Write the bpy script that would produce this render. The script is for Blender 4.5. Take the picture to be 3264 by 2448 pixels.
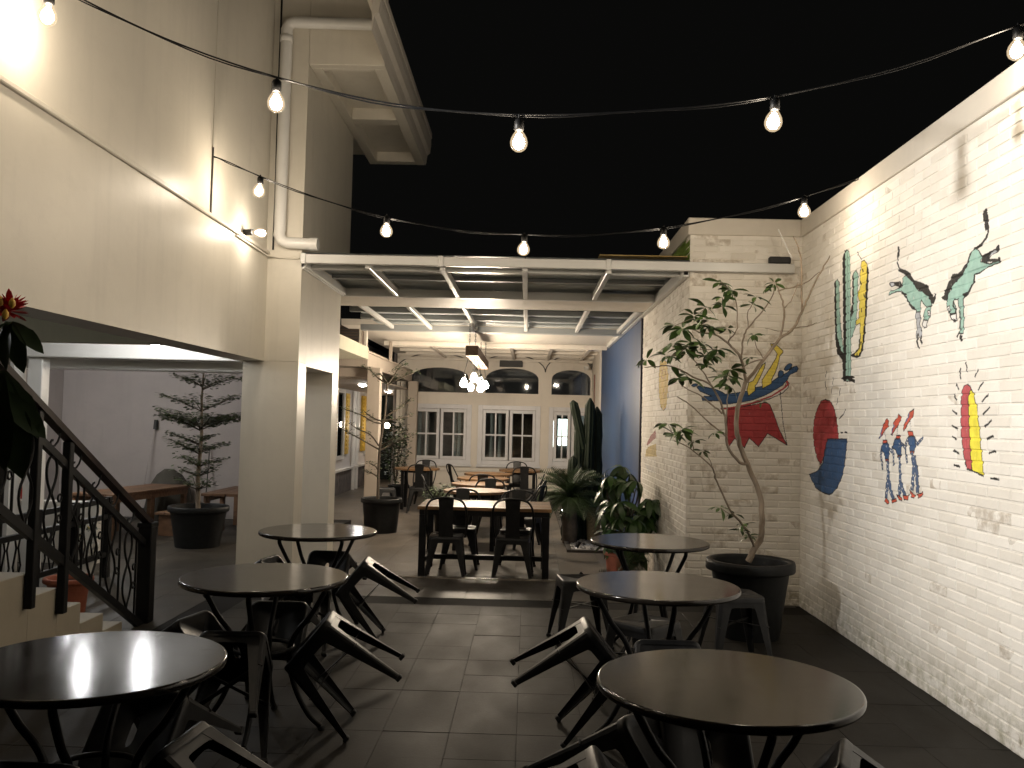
import bpy, math, random
import numpy as np
from mathutils import Vector, Matrix
from mathutils.geometry import tessellate_polygon
PI = math.pi
for o in list(bpy.data.objects): bpy.data.objects.remove(o, do_unlink=True)
SC = bpy.context.scene
COL = SC.collection
# ---------------------------------------------------------------- camera, world, exposure
cam_data = bpy.data.cameras.new('camera')
cam = bpy.data.objects.new('camera', cam_data); COL.objects.link(cam)
cam_data.sensor_width = 36.0; cam_data.lens = 30.88
cam_data.clip_start = 0.05; cam_data.clip_end = 500
CAM_M = [[0.9995535,0.0178382,0.0239688],[-0.0231938,-0.0424549,0.9988291],[0.0188349,-0.9989391,-0.0420222]]
cam.matrix_world = Matrix.Translation((0, 0, 1.55)) @ Matrix(CAM_M).transposed().to_4x4()
SC.camera = cam
world = bpy.data.worlds.new('World'); SC.world = world; world.use_nodes = True
bg = world.node_tree.nodes['Background']
bg.inputs[0].default_value = (.33, .325, .30, 1); bg.inputs[1].default_value = .0085      # black night sky
SC.view_settings.view_transform = 'Standard'; SC.view_settings.look = 'None'
SC.view_settings.exposure = 0.0; SC.view_settings.gamma = 1.0; SC.view_settings.use_curve_mapping = False
cy = SC.cycles
cy.use_denoising = True
try: cy.denoiser = 'OPENIMAGEDENOISE'
except Exception: pass
cy.max_bounces = 8; cy.diffuse_bounces = 4; cy.glossy_bounces = 4; cy.transmission_bounces = 4; cy.transparent_max_bounces = 8
cy.sample_clamp_indirect = 3.0; cy.caustics_reflective = False; cy.caustics_refractive = False
# strengths of the lamps that the place has
E_BULB, E_PEND, E_FLOOD, E_TUBE, E_DOWN, E_SPOT, E_ROOM = 560.0, 520.0, 280.0, 110.0, 150.0, 12.0, 8.0
WARM = (1.0, .84, .645); NEUT = (1.0, .87, .70); COOL = (.98, .97, .97)
random.seed(7)
# ---------------------------------------------------------------- node helpers
class NT:
    def __init__(s, m):
        s.t = m.node_tree; s.n = s.t.nodes; s.l = s.t.links
    def new(s, t, **kw):
        n = s.n.new(t)
        for k, v in kw.items(): setattr(n, k, v)
        return n
    def put(s, sock, v):
        if hasattr(v, 'is_output') or isinstance(v, bpy.types.NodeSocket): s.l.new(v, sock)
        else:
            if isinstance(v, (tuple, list)) and len(v) == 3 and sock.type == 'RGBA': v = (*v, 1)
            sock.default_value = v
    def math(s, op, a, b=0.0, clamp=False):
        n = s.new('ShaderNodeMath', operation=op); n.use_clamp = clamp
        s.put(n.inputs[0], a); s.put(n.inputs[1], b); return n.outputs[0]
    def mix(s, f, a, b, bt='MIX'):
        n = s.new('ShaderNodeMix', data_type='RGBA', blend_type=bt)
        s.put(n.inputs[0], f); s.put(n.inputs[6], a); s.put(n.inputs[7], b); return n.outputs[2]
    def noise(s, vec, scale, detail=3.0, rough=.55):
        n = s.new('ShaderNodeTexNoise'); s.put(n.inputs['Vector'], vec)
        n.inputs['Scale'].default_value = scale; n.inputs['Detail'].default_value = detail; n.inputs['Roughness'].default_value = rough
        return n.outputs[0]
    def ramp(s, v, lo, hi):
        n = s.new('ShaderNodeMapRange'); n.clamp = True; s.put(n.inputs[0], v)
        n.inputs[1].default_value = lo; n.inputs[2].default_value = hi; return n.outputs[0]
    def pos(s): return s.new('ShaderNodeNewGeometry').outputs['Position']
    def obj(s): return s.new('ShaderNodeTexCoord').outputs['Object']
    def scale(s, v, k):
        n = s.new('ShaderNodeVectorMath', operation='MULTIPLY'); s.put(n.inputs[0], v); n.inputs[1].default_value = k; return n.outputs[0]
def newmat(name):
    m = bpy.data.materials.new(name); m.use_nodes = True
    nt = NT(m); return m, nt, nt.n['Principled BSDF']
def mat(name, col, rough=.6, metal=0.0, var=.12, vs=6.0, bump=0.0, bs=60.0, spec=.5, rvar=0.0, coat=0.0, stretch=None, rand=0.0, world=False):
    m, nt, b = newmat(name)
    v = nt.pos() if world else nt.obj()
    if stretch: v = nt.scale(v, stretch)
    n = nt.noise(v, vs, 4)
    lo = tuple(c * (1 - var) for c in col); hi = tuple(min(1, c * (1 + var)) for c in col)
    c = nt.mix(nt.ramp(n, .3, .7), lo, hi)
    if rand:
        r = nt.new('ShaderNodeObjectInfo').outputs['Random']
        c = nt.mix(1.0, c, nt.mix(r, (1 - rand,) * 3, (1 + rand,) * 3), 'MULTIPLY')
    nt.put(b.inputs['Base Color'], c)
    if rvar: nt.put(b.inputs['Roughness'], nt.math('ADD', rough - rvar / 2, nt.math('MULTIPLY', nt.noise(v, vs * 2.3, 3), rvar)))
    else: b.inputs['Roughness'].default_value = rough
    b.inputs['Metallic'].default_value = metal; b.inputs['Specular IOR Level'].default_value = spec
    if coat: b.inputs['Coat Weight'].default_value = coat; b.inputs['Coat Roughness'].default_value = .12
    if bump:
        bn = nt.new('ShaderNodeBump'); bn.inputs['Strength'].default_value = bump; bn.inputs['Distance'].default_value = .01
        nt.put(bn.inputs['Height'], nt.noise(v, bs, 4)); nt.l.new(bn.outputs[0], b.inputs['Normal'])
    return m
def emit(name, col, strength):
    m, nt, b = newmat(name)
    b.inputs['Base Color'].default_value = (.8, .8, .8, 1)
    b.inputs['Emission Color'].default_value = (*col, 1); b.inputs['Emission Strength'].default_value = strength
    return m
def glass(name, tint=(.8, .85, .85), clear=.9):
    m, nt, b = newmat(name)
    out = nt.n['Material Output']; nt.n.remove(b)
    tr = nt.new('ShaderNodeBsdfTransparent'); tr.inputs[0].default_value = (*[t * clear for t in tint], 1)
    gl = nt.new('ShaderNodeBsdfGlossy'); gl.inputs['Roughness'].default_value = .03; gl.inputs[0].default_value = (.9, .9, .9, 1)
    fr = nt.new('ShaderNodeFresnel'); fr.inputs[0].default_value = 1.5
    mx = nt.new('ShaderNodeMixShader'); nt.l.new(nt.math('ADD', fr.outputs[0], .03), mx.inputs[0]); nt.l.new(tr.outputs[0], mx.inputs[1]); nt.l.new(gl.outputs[0], mx.inputs[2])
    nt.l.new(mx.outputs[0], out.inputs[0]); return m
# ---------------------------------------------------------------- mesh helpers
class MB:
    def __init__(s): s.v = []; s.f = []; s.sm = []
    def add(s, vs, fs, smooth=False, M=None):
        k = len(s.v)
        if M is not None: vs = [M @ Vector(p) for p in vs]
        s.v.extend([tuple(p) for p in vs]); s.f.extend([tuple(i + k for i in f) for f in fs]); s.sm.extend([smooth] * len(fs)); return s
    def box(s, x0, x1, y0, y1, z0, z1, b=0.0, M=None):
        if x0 > x1: x0, x1 = x1, x0
        if y0 > y1: y0, y1 = y1, y0
        if z0 > z1: z0, z1 = z1, z0
        if b <= 0 or min(x1 - x0, y1 - y0, z1 - z0) < 2.5 * b:
            vs = [(x, y, z) for z in (z0, z1) for y in (y0, y1) for x in (x0, x1)]
            return s.add(vs, [(0, 2, 3, 1), (4, 5, 7, 6), (0, 1, 5, 4), (2, 6, 7, 3), (0, 4, 6, 2), (1, 3, 7, 5)], M=M)
        vs = []; idx = {}
        for i, x in enumerate((x0, x1)):
            for j, y in enumerate((y0, y1)):
                for k, z in enumerate((z0, z1)):
                    sx, sy, sz = (1 if i == 0 else -1), (1 if j == 0 else -1), (1 if k == 0 else -1)
                    idx[i, j, k, 0] = len(vs); vs.append((x, y + sy * b, z + sz * b))
                    idx[i, j, k, 1] = len(vs); vs.append((x + sx * b, y, z + sz * b))
                    idx[i, j, k, 2] = len(vs); vs.append((x + sx * b, y + sy * b, z))
        fs = []
        def q(*a): fs.append(a)
        for i in (0, 1): q(*[idx[i, j, k, 0] for j, k in ([(0, 0), (0, 1), (1, 1), (1, 0)] if i == 0 else [(0, 0), (1, 0), (1, 1), (0, 1)])])
        for j in (0, 1): q(*[idx[i, j, k, 1] for i, k in ([(0, 0), (1, 0), (1, 1), (0, 1)] if j == 0 else [(0, 0), (0, 1), (1, 1), (1, 0)])])
        for k in (0, 1): q(*[idx[i, j, k, 2] for i, j in ([(0, 0), (0, 1), (1, 1), (1, 0)] if k == 0 else [(0, 0), (1, 0), (1, 1), (0, 1)])])
        for j in (0, 1):
            for k in (0, 1): q(idx[0, j, k, 1], idx[0, j, k, 2], idx[1, j, k, 2], idx[1, j, k, 1])
        for i in (0, 1):
            for k in (0, 1): q(idx[i, 0, k, 0], idx[i, 0, k, 2], idx[i, 1, k, 2], idx[i, 1, k, 0])
        for i in (0, 1):
            for j in (0, 1): q(idx[i, j, 0, 0], idx[i, j, 0, 1], idx[i, j, 1, 1], idx[i, j, 1, 0])
        for i in (0, 1):
            for j in (0, 1):
                for k in (0, 1): q(idx[i, j, k, 0], idx[i, j, k, 1], idx[i, j, k, 2])
        return s.add(vs, fs, M=M)
    def tube(s, pts, r, n=8, caps=True, close=False, flat=1.0):
        pts = [Vector(p) for p in pts]; m = len(pts)
        rs = r if isinstance(r, (list, tuple)) else [r] * m
        vs = []; N = None
        for i, p in enumerate(pts):
            if close: t = pts[(i + 1) % m] - pts[i - 1]
            else: t = (pts[min(i + 1, m - 1)] - pts[max(i - 1, 0)])
            if t.length < 1e-9: t = Vector((0, 0, 1))
            t.normalize()
            if N is None:
                N = t.orthogonal().normalized() if abs(t.z) > .95 else Vector((0, 0, 1)).cross(t).normalized()
            N = (N - t * N.dot(t)); N = N.normalized() if N.length > 1e-6 else t.orthogonal().normalized()
            Bv = t.cross(N)
            for j in range(n):
                a = 2 * PI * j / n; vs.append(p + N * (rs[i] * math.cos(a)) + Bv * (rs[i] * flat * math.sin(a)))
        fs = []
        for i in range(m if close else m - 1):
            for j in range(n): fs.append((i * n + j, i * n + (j + 1) % n, ((i + 1) % m) * n + (j + 1) % n, ((i + 1) % m) * n + j))
        s.add(vs, fs, True)
        if caps and not close: s.add([vs[j] for j in range(n)], [tuple(range(n))[::-1]]); s.add([vs[-n + j] for j in range(n)], [tuple(range(n))])
        return s
    def lathe(s, prof, c=(0, 0, 0), n=24, smooth=True, caps=(True, True), star=None):
        vs = []
        for r, z in prof:
            for j in range(n):
                a = 2 * PI * j / n; rr = r * (1 + (star(a) if star else 0)); vs.append((c[0] + rr * math.cos(a), c[1] + rr * math.sin(a), c[2] + z))
        fs = [(i * n + j, i * n + (j + 1) % n, (i + 1) * n + (j + 1) % n, (i + 1) * n + j) for i in range(len(prof) - 1) for j in range(n)]
        s.add(vs, fs, smooth)
        if caps[0]: s.add(vs[:n], [tuple(range(n))[::-1]])
        if caps[1]: s.add(vs[-n:], [tuple(range(n))])
        return s
    def prism(s, poly, h0, h1, axis='z', M=None):
        """extrude a 2-D polygon; axis names the extrusion direction"""
        def P(a, b, h): return {'z': (a, b, h), 'y': (a, h, b), 'x': (h, a, b)}[axis]
        n = len(poly)
        vs = [P(a, b, h0) for a, b in poly] + [P(a, b, h1) for a, b in poly]
        fs = [(i, (i + 1) % n, n + (i + 1) % n, n + i) for i in range(n)]
        tri = tessellate_polygon([[Vector((a, b, 0)) for a, b in poly]])
        fs += [tuple(t) for t in tri] + [tuple(n + i for i in t[::-1]) for t in tri]
        return s.add(vs, fs, M=M)
    def mesh(s, name, m, off=(0, 0, 0)):
        me = bpy.data.meshes.new(name)
        v = s.v if tuple(off) == (0, 0, 0) else [(a - off[0], b - off[1], c - off[2]) for a, b, c in s.v]
        me.from_pydata(v, [], s.f)
        me.polygons.foreach_set('use_smooth', s.sm)
        if m: me.materials.append(m)
        me.update(); return me
def smooth(p, k=5):
    out = []; P = [Vector(a) for a in p]
    for i in range(len(P) - 1):
        a, b, c, d = P[max(i - 1, 0)], P[i], P[i + 1], P[min(i + 2, len(P) - 1)]
        for t in [j / k for j in range(k)]:
            out.append(.5 * ((2 * b) + (c - a) * t + (2 * a - 5 * b + 4 * c - d) * t * t + (3 * b - a - 3 * c + d) * t ** 3))
    out.append(P[-1]); return out
WL = {}
def tag(o, label=None, cat=None, group=None, kind=None):
    if label: o['label'] = label
    if cat: o['category'] = cat
    if group: o['group'] = group
    if kind: o['kind'] = kind
    return o
def thing(name, label, cat, loc=(0, 0, 0), group=None, kind=None):
    o = bpy.data.objects.new(name, None); COL.objects.link(o); o.location = loc; o.empty_display_size = .1
    WL[o] = Vector(loc); return tag(o, label, cat, group, kind)
def build(name, mb, m, parent=None, label=None, cat=None, group=None, kind=None, fixn=True):
    off = WL.get(parent, Vector((0, 0, 0))) if parent else Vector((0, 0, 0))
    me = mb.mesh(name, m, off)
    o = bpy.data.objects.new(name, me); COL.objects.link(o)
    if parent: o.parent = parent
    WL[o] = off
    return tag(o, label, cat, group, kind)
def place(name, me, parent, loc, rot=(0, 0, 0), scale=None):
    o = bpy.data.objects.new(name, me); COL.objects.link(o)
    o.parent = parent; o.location = Vector(loc) - WL.get(parent, Vector((0, 0, 0))); o.rotation_euler = rot
    if scale is not None: o.scale = (scale,) * 3 if isinstance(scale, (int, float)) else scale
    return o
def copy_tree(o, parent=None):
    c = o.copy(); COL.objects.link(c); c.parent = parent
    for ch in list(o.children): copy_tree(ch, c)
    return c
def box(name, x0, x1, y0, y1, z0, z1, m, parent=None, b=0.0, **kw):
    return build(name, MB().box(x0, x1, y0, y1, z0, z1, b), m, parent, **kw)
# ---------------------------------------------------------------- materials
def plaster(name, col, rough=.38, dirt=.10):
    m, nt, b = newmat(name)
    p = nt.pos()
    n1 = nt.noise(p, 1.3, 5, .6); n2 = nt.noise(nt.scale(p, (7, 7, .8)), 1.0, 4)
    c = nt.mix(nt.ramp(n1, .3, .75), col, tuple(x * (1 - dirt) for x in col))
    c = nt.mix(nt.math('MULTIPLY', nt.ramp(n2, .52, .8), .55), c, tuple(x * .78 for x in col))
    n3 = nt.noise(nt.scale(p, (1, 1, 1.6)), 4.2, 6, .7)
    c = nt.mix(nt.math('MULTIPLY', nt.ramp(n3, .52, .74), .30), c, tuple(x * .80 for x in col))
    nt.put(b.inputs['Base Color'], c)
    nt.put(b.inputs['Roughness'], nt.math('ADD', rough, nt.math('MULTIPLY', n3, .14)))
    bn = nt.new('ShaderNodeBump'); bn.inputs['Strength'].default_value = .16; bn.inputs['Distance'].default_value = .01
    nt.put(bn.inputs['Height'], nt.math('ADD', nt.noise(p, 9, 4), nt.math('MULTIPLY', nt.noise(p, 130, 2), .25))); nt.l.new(bn.outputs[0], b.inputs['Normal'])
    return m
M_CREAM = plaster('cream_paint', (.72, .675, .585), .36)
M_CREAM2 = plaster('cream_paint_rear', (.76, .705, .625), .5)
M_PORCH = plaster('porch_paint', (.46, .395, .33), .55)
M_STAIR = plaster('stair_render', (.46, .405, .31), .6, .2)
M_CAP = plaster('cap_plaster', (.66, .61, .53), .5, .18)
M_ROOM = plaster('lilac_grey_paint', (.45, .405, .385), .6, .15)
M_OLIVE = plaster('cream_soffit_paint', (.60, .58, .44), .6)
M_WHITE = mat('white_enamel', (.74, .73, .70), .3, var=.05, vs=3, bump=.05, rvar=.15)
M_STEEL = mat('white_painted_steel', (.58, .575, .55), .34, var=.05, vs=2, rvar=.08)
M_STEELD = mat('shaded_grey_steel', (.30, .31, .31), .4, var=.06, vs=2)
M_SHEET = mat('roof_sheet_grey', (.42, .46, .47), .38, var=.06, vs=1.5, rvar=.06)
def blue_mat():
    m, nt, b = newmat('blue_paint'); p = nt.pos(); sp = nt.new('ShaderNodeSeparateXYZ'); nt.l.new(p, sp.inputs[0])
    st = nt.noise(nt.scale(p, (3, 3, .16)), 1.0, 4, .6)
    f = nt.math('MULTIPLY', nt.math('SUBTRACT', 1.0, nt.ramp(sp.outputs['Y'], 10.9, 12.6)), nt.ramp(st, .30, .62))     # paler, greyer vertical streaks toward the near end
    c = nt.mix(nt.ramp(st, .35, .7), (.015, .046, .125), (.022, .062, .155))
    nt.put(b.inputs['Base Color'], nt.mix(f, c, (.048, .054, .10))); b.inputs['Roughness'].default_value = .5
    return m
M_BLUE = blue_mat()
M_BLACK = mat('black_steel', (.007, .007, .0072), .45, var=.3, vs=18, rvar=.2, spec=.22)
M_STOOL = mat('gunmetal_steel', (.013, .013, .013), .42, metal=.0, var=.35, vs=14, rvar=.22, rand=.25, spec=.24)
M_RUB = mat('black_rubber', (.012, .012, .012), .7)
M_TOP = None
def table_top_mat():
    m, nt, b = newmat('dark_lacquer')
    v = nt.obj(); n = nt.noise(nt.scale(v, (1, 6, 1)), 5, 5); f = nt.noise(v, 120, 3)
    nt.put(b.inputs['Base Color'], nt.mix(nt.ramp(n, .3, .7), (.012, .0098, .008), (.021, .017, .0135)))
    sm = nt.noise(v, 3.2, 4)
    nt.put(b.inputs['Roughness'], nt.math('ADD', .095, nt.math('ADD', nt.math('ADD', nt.math('MULTIPLY', nt.ramp(sm, .4, .75), .06), nt.math('MULTIPLY', nt.ramp(nt.noise(nt.scale(v, (1.2, 9, 1)), 7, 4, .7), .55, .8), .08)), nt.math('MULTIPLY', f, .05))))
    b.inputs['Specular IOR Level'].default_value = .42
    bn = nt.new('ShaderNodeBump'); bn.inputs['Strength'].default_value = .03; bn.inputs['Distance'].default_value = .004
    nt.put(bn.inputs['Height'], f); nt.l.new(bn.outputs[0], b.inputs['Normal']); return m
M_TOP = table_top_mat()
M_WOOD = mat('warm_teak', (.19, .108, .052), .45, spec=.28, var=.35, vs=3.0, stretch=(2, 18, 6), rvar=.18, bump=.1, rand=.25)
M_WOODD = mat('brown_bench_wood', (.16, .085, .045), .5, var=.35, vs=3.0, stretch=(14, 2, 6), bump=.1, rand=.2)
M_RAIL = mat('brown_handrail', (.022, .012, .010), .5, spec=.25, var=.3, vs=9)
M_POT = mat('black_plastic', (.010, .0105, .0105), .5, spec=.22, var=.25, vs=20, bump=.1, bs=90)
M_CLAY = mat('terracotta', (.34, .10, .055), .75, var=.2, vs=8, bump=.2)
M_SOIL = mat('soil', (.035, .024, .016), .95, var=.5, vs=30, bump=.8, bs=40)
M_BARK = mat('grey_bark', (.23, .18, .13), .8, var=.35, vs=14, stretch=(1, 1, .35), bump=.5, bs=70)
M_BARKD = mat('dark_bark', (.085, .068, .05), .85, var=.35, vs=14, bump=.4)
def leafmat(name, col, rough=.4, rand=.35):
    m, nt, b = newmat(name)
    n = nt.noise(nt.obj(), 9, 3); c = nt.mix(nt.ramp(n, .3, .7), tuple(x * .72 for x in col), tuple(x * 1.2 for x in col))
    r = nt.new('ShaderNodeObjectInfo').outputs['Random']
    c = nt.mix(1.0, c, nt.mix(r, (1 - rand,) * 3, (1 + rand, 1 + rand * .9, 1 + rand * .4)), 'MULTIPLY')
    nt.put(b.inputs['Base Color'], c); b.inputs['Roughness'].default_value = rough
    b.inputs['Specular IOR Level'].default_value = .5
    return m
M_LEAF = leafmat('tree_leaf', (.062, .108, .028), .36)
M_LEAFD = leafmat('dark_leaf', (.036, .062, .022), .45)
M_LEAFB = leafmat('bush_leaf', (.036, .085, .022), .4)
M_PALE = leafmat('pale_leaf', (.22, .30, .12), .4)
M_CACT = mat('cactus_skin', (.012, .018, .010), .6, spec=.2, var=.3, vs=12, bump=.2)
M_DARK = mat('dark_void', (.012, .012, .013), .6)
M_GREYM = mat('dark_grey_metal', (.05, .045, .04), .5, var=.3)
M_YEL = mat('yellow_shutter_paint', (.55, .36, .045), .5, var=.12)
M_STONE = mat('plinth_stone', (.10, .09, .09), .8, var=.5, vs=9, bump=.5, bs=14)
M_GLASS = glass('window_glass', clear=.95)
M_GLASSD = glass('dark_glass', (.75, .8, .85), .8)
M_WINF = mat('window_white_paint', (.66, .66, .68), .4, var=.05)
def shell_mat():
    """thin frosted bulb glass: mostly clear, glowing faintly"""
    m, nt, b = newmat('frosted_bulb_glass'); out = nt.n['Material Output']; nt.n.remove(b)
    tr = nt.new('ShaderNodeBsdfTransparent'); em = nt.new('ShaderNodeEmission'); em.inputs[0].default_value = (1, .76, .47, 1); em.inputs[1].default_value = 1.15
    mx = nt.new('ShaderNodeMixShader'); mx.inputs[0].default_value = .36; nt.l.new(tr.outputs[0], mx.inputs[1]); nt.l.new(em.outputs[0], mx.inputs[2])
    ad = nt.new('ShaderNodeAddShader'); gl = nt.new('ShaderNodeBsdfGlossy'); gl.inputs[0].default_value = (.04, .04, .04, 1); gl.inputs['Roughness'].default_value = .1
    nt.l.new(mx.outputs[0], ad.inputs[0]); nt.l.new(gl.outputs[0], ad.inputs[1]); nt.l.new(ad.outputs[0], out.inputs[0]); return m
M_SHELL = shell_mat()
E_B = emit('bulb_glow', WARM, E_BULB); E_P = emit('pendant_glow', WARM, E_PEND); E_F = emit('flood_bulb_glow', NEUT, E_FLOOD)
E_T = emit('cool_lamp_glow', COOL, E_TUBE); E_T2 = emit('room_fill_glow', COOL, 420.0); E_D = emit('downlight_glow', (1, .96, .9), E_DOWN); E_R = emit('lit_room_glow', (.86, .98, .9), E_ROOM)
E_W = emit('far_bulb_glow', WARM, 60.0)
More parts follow.
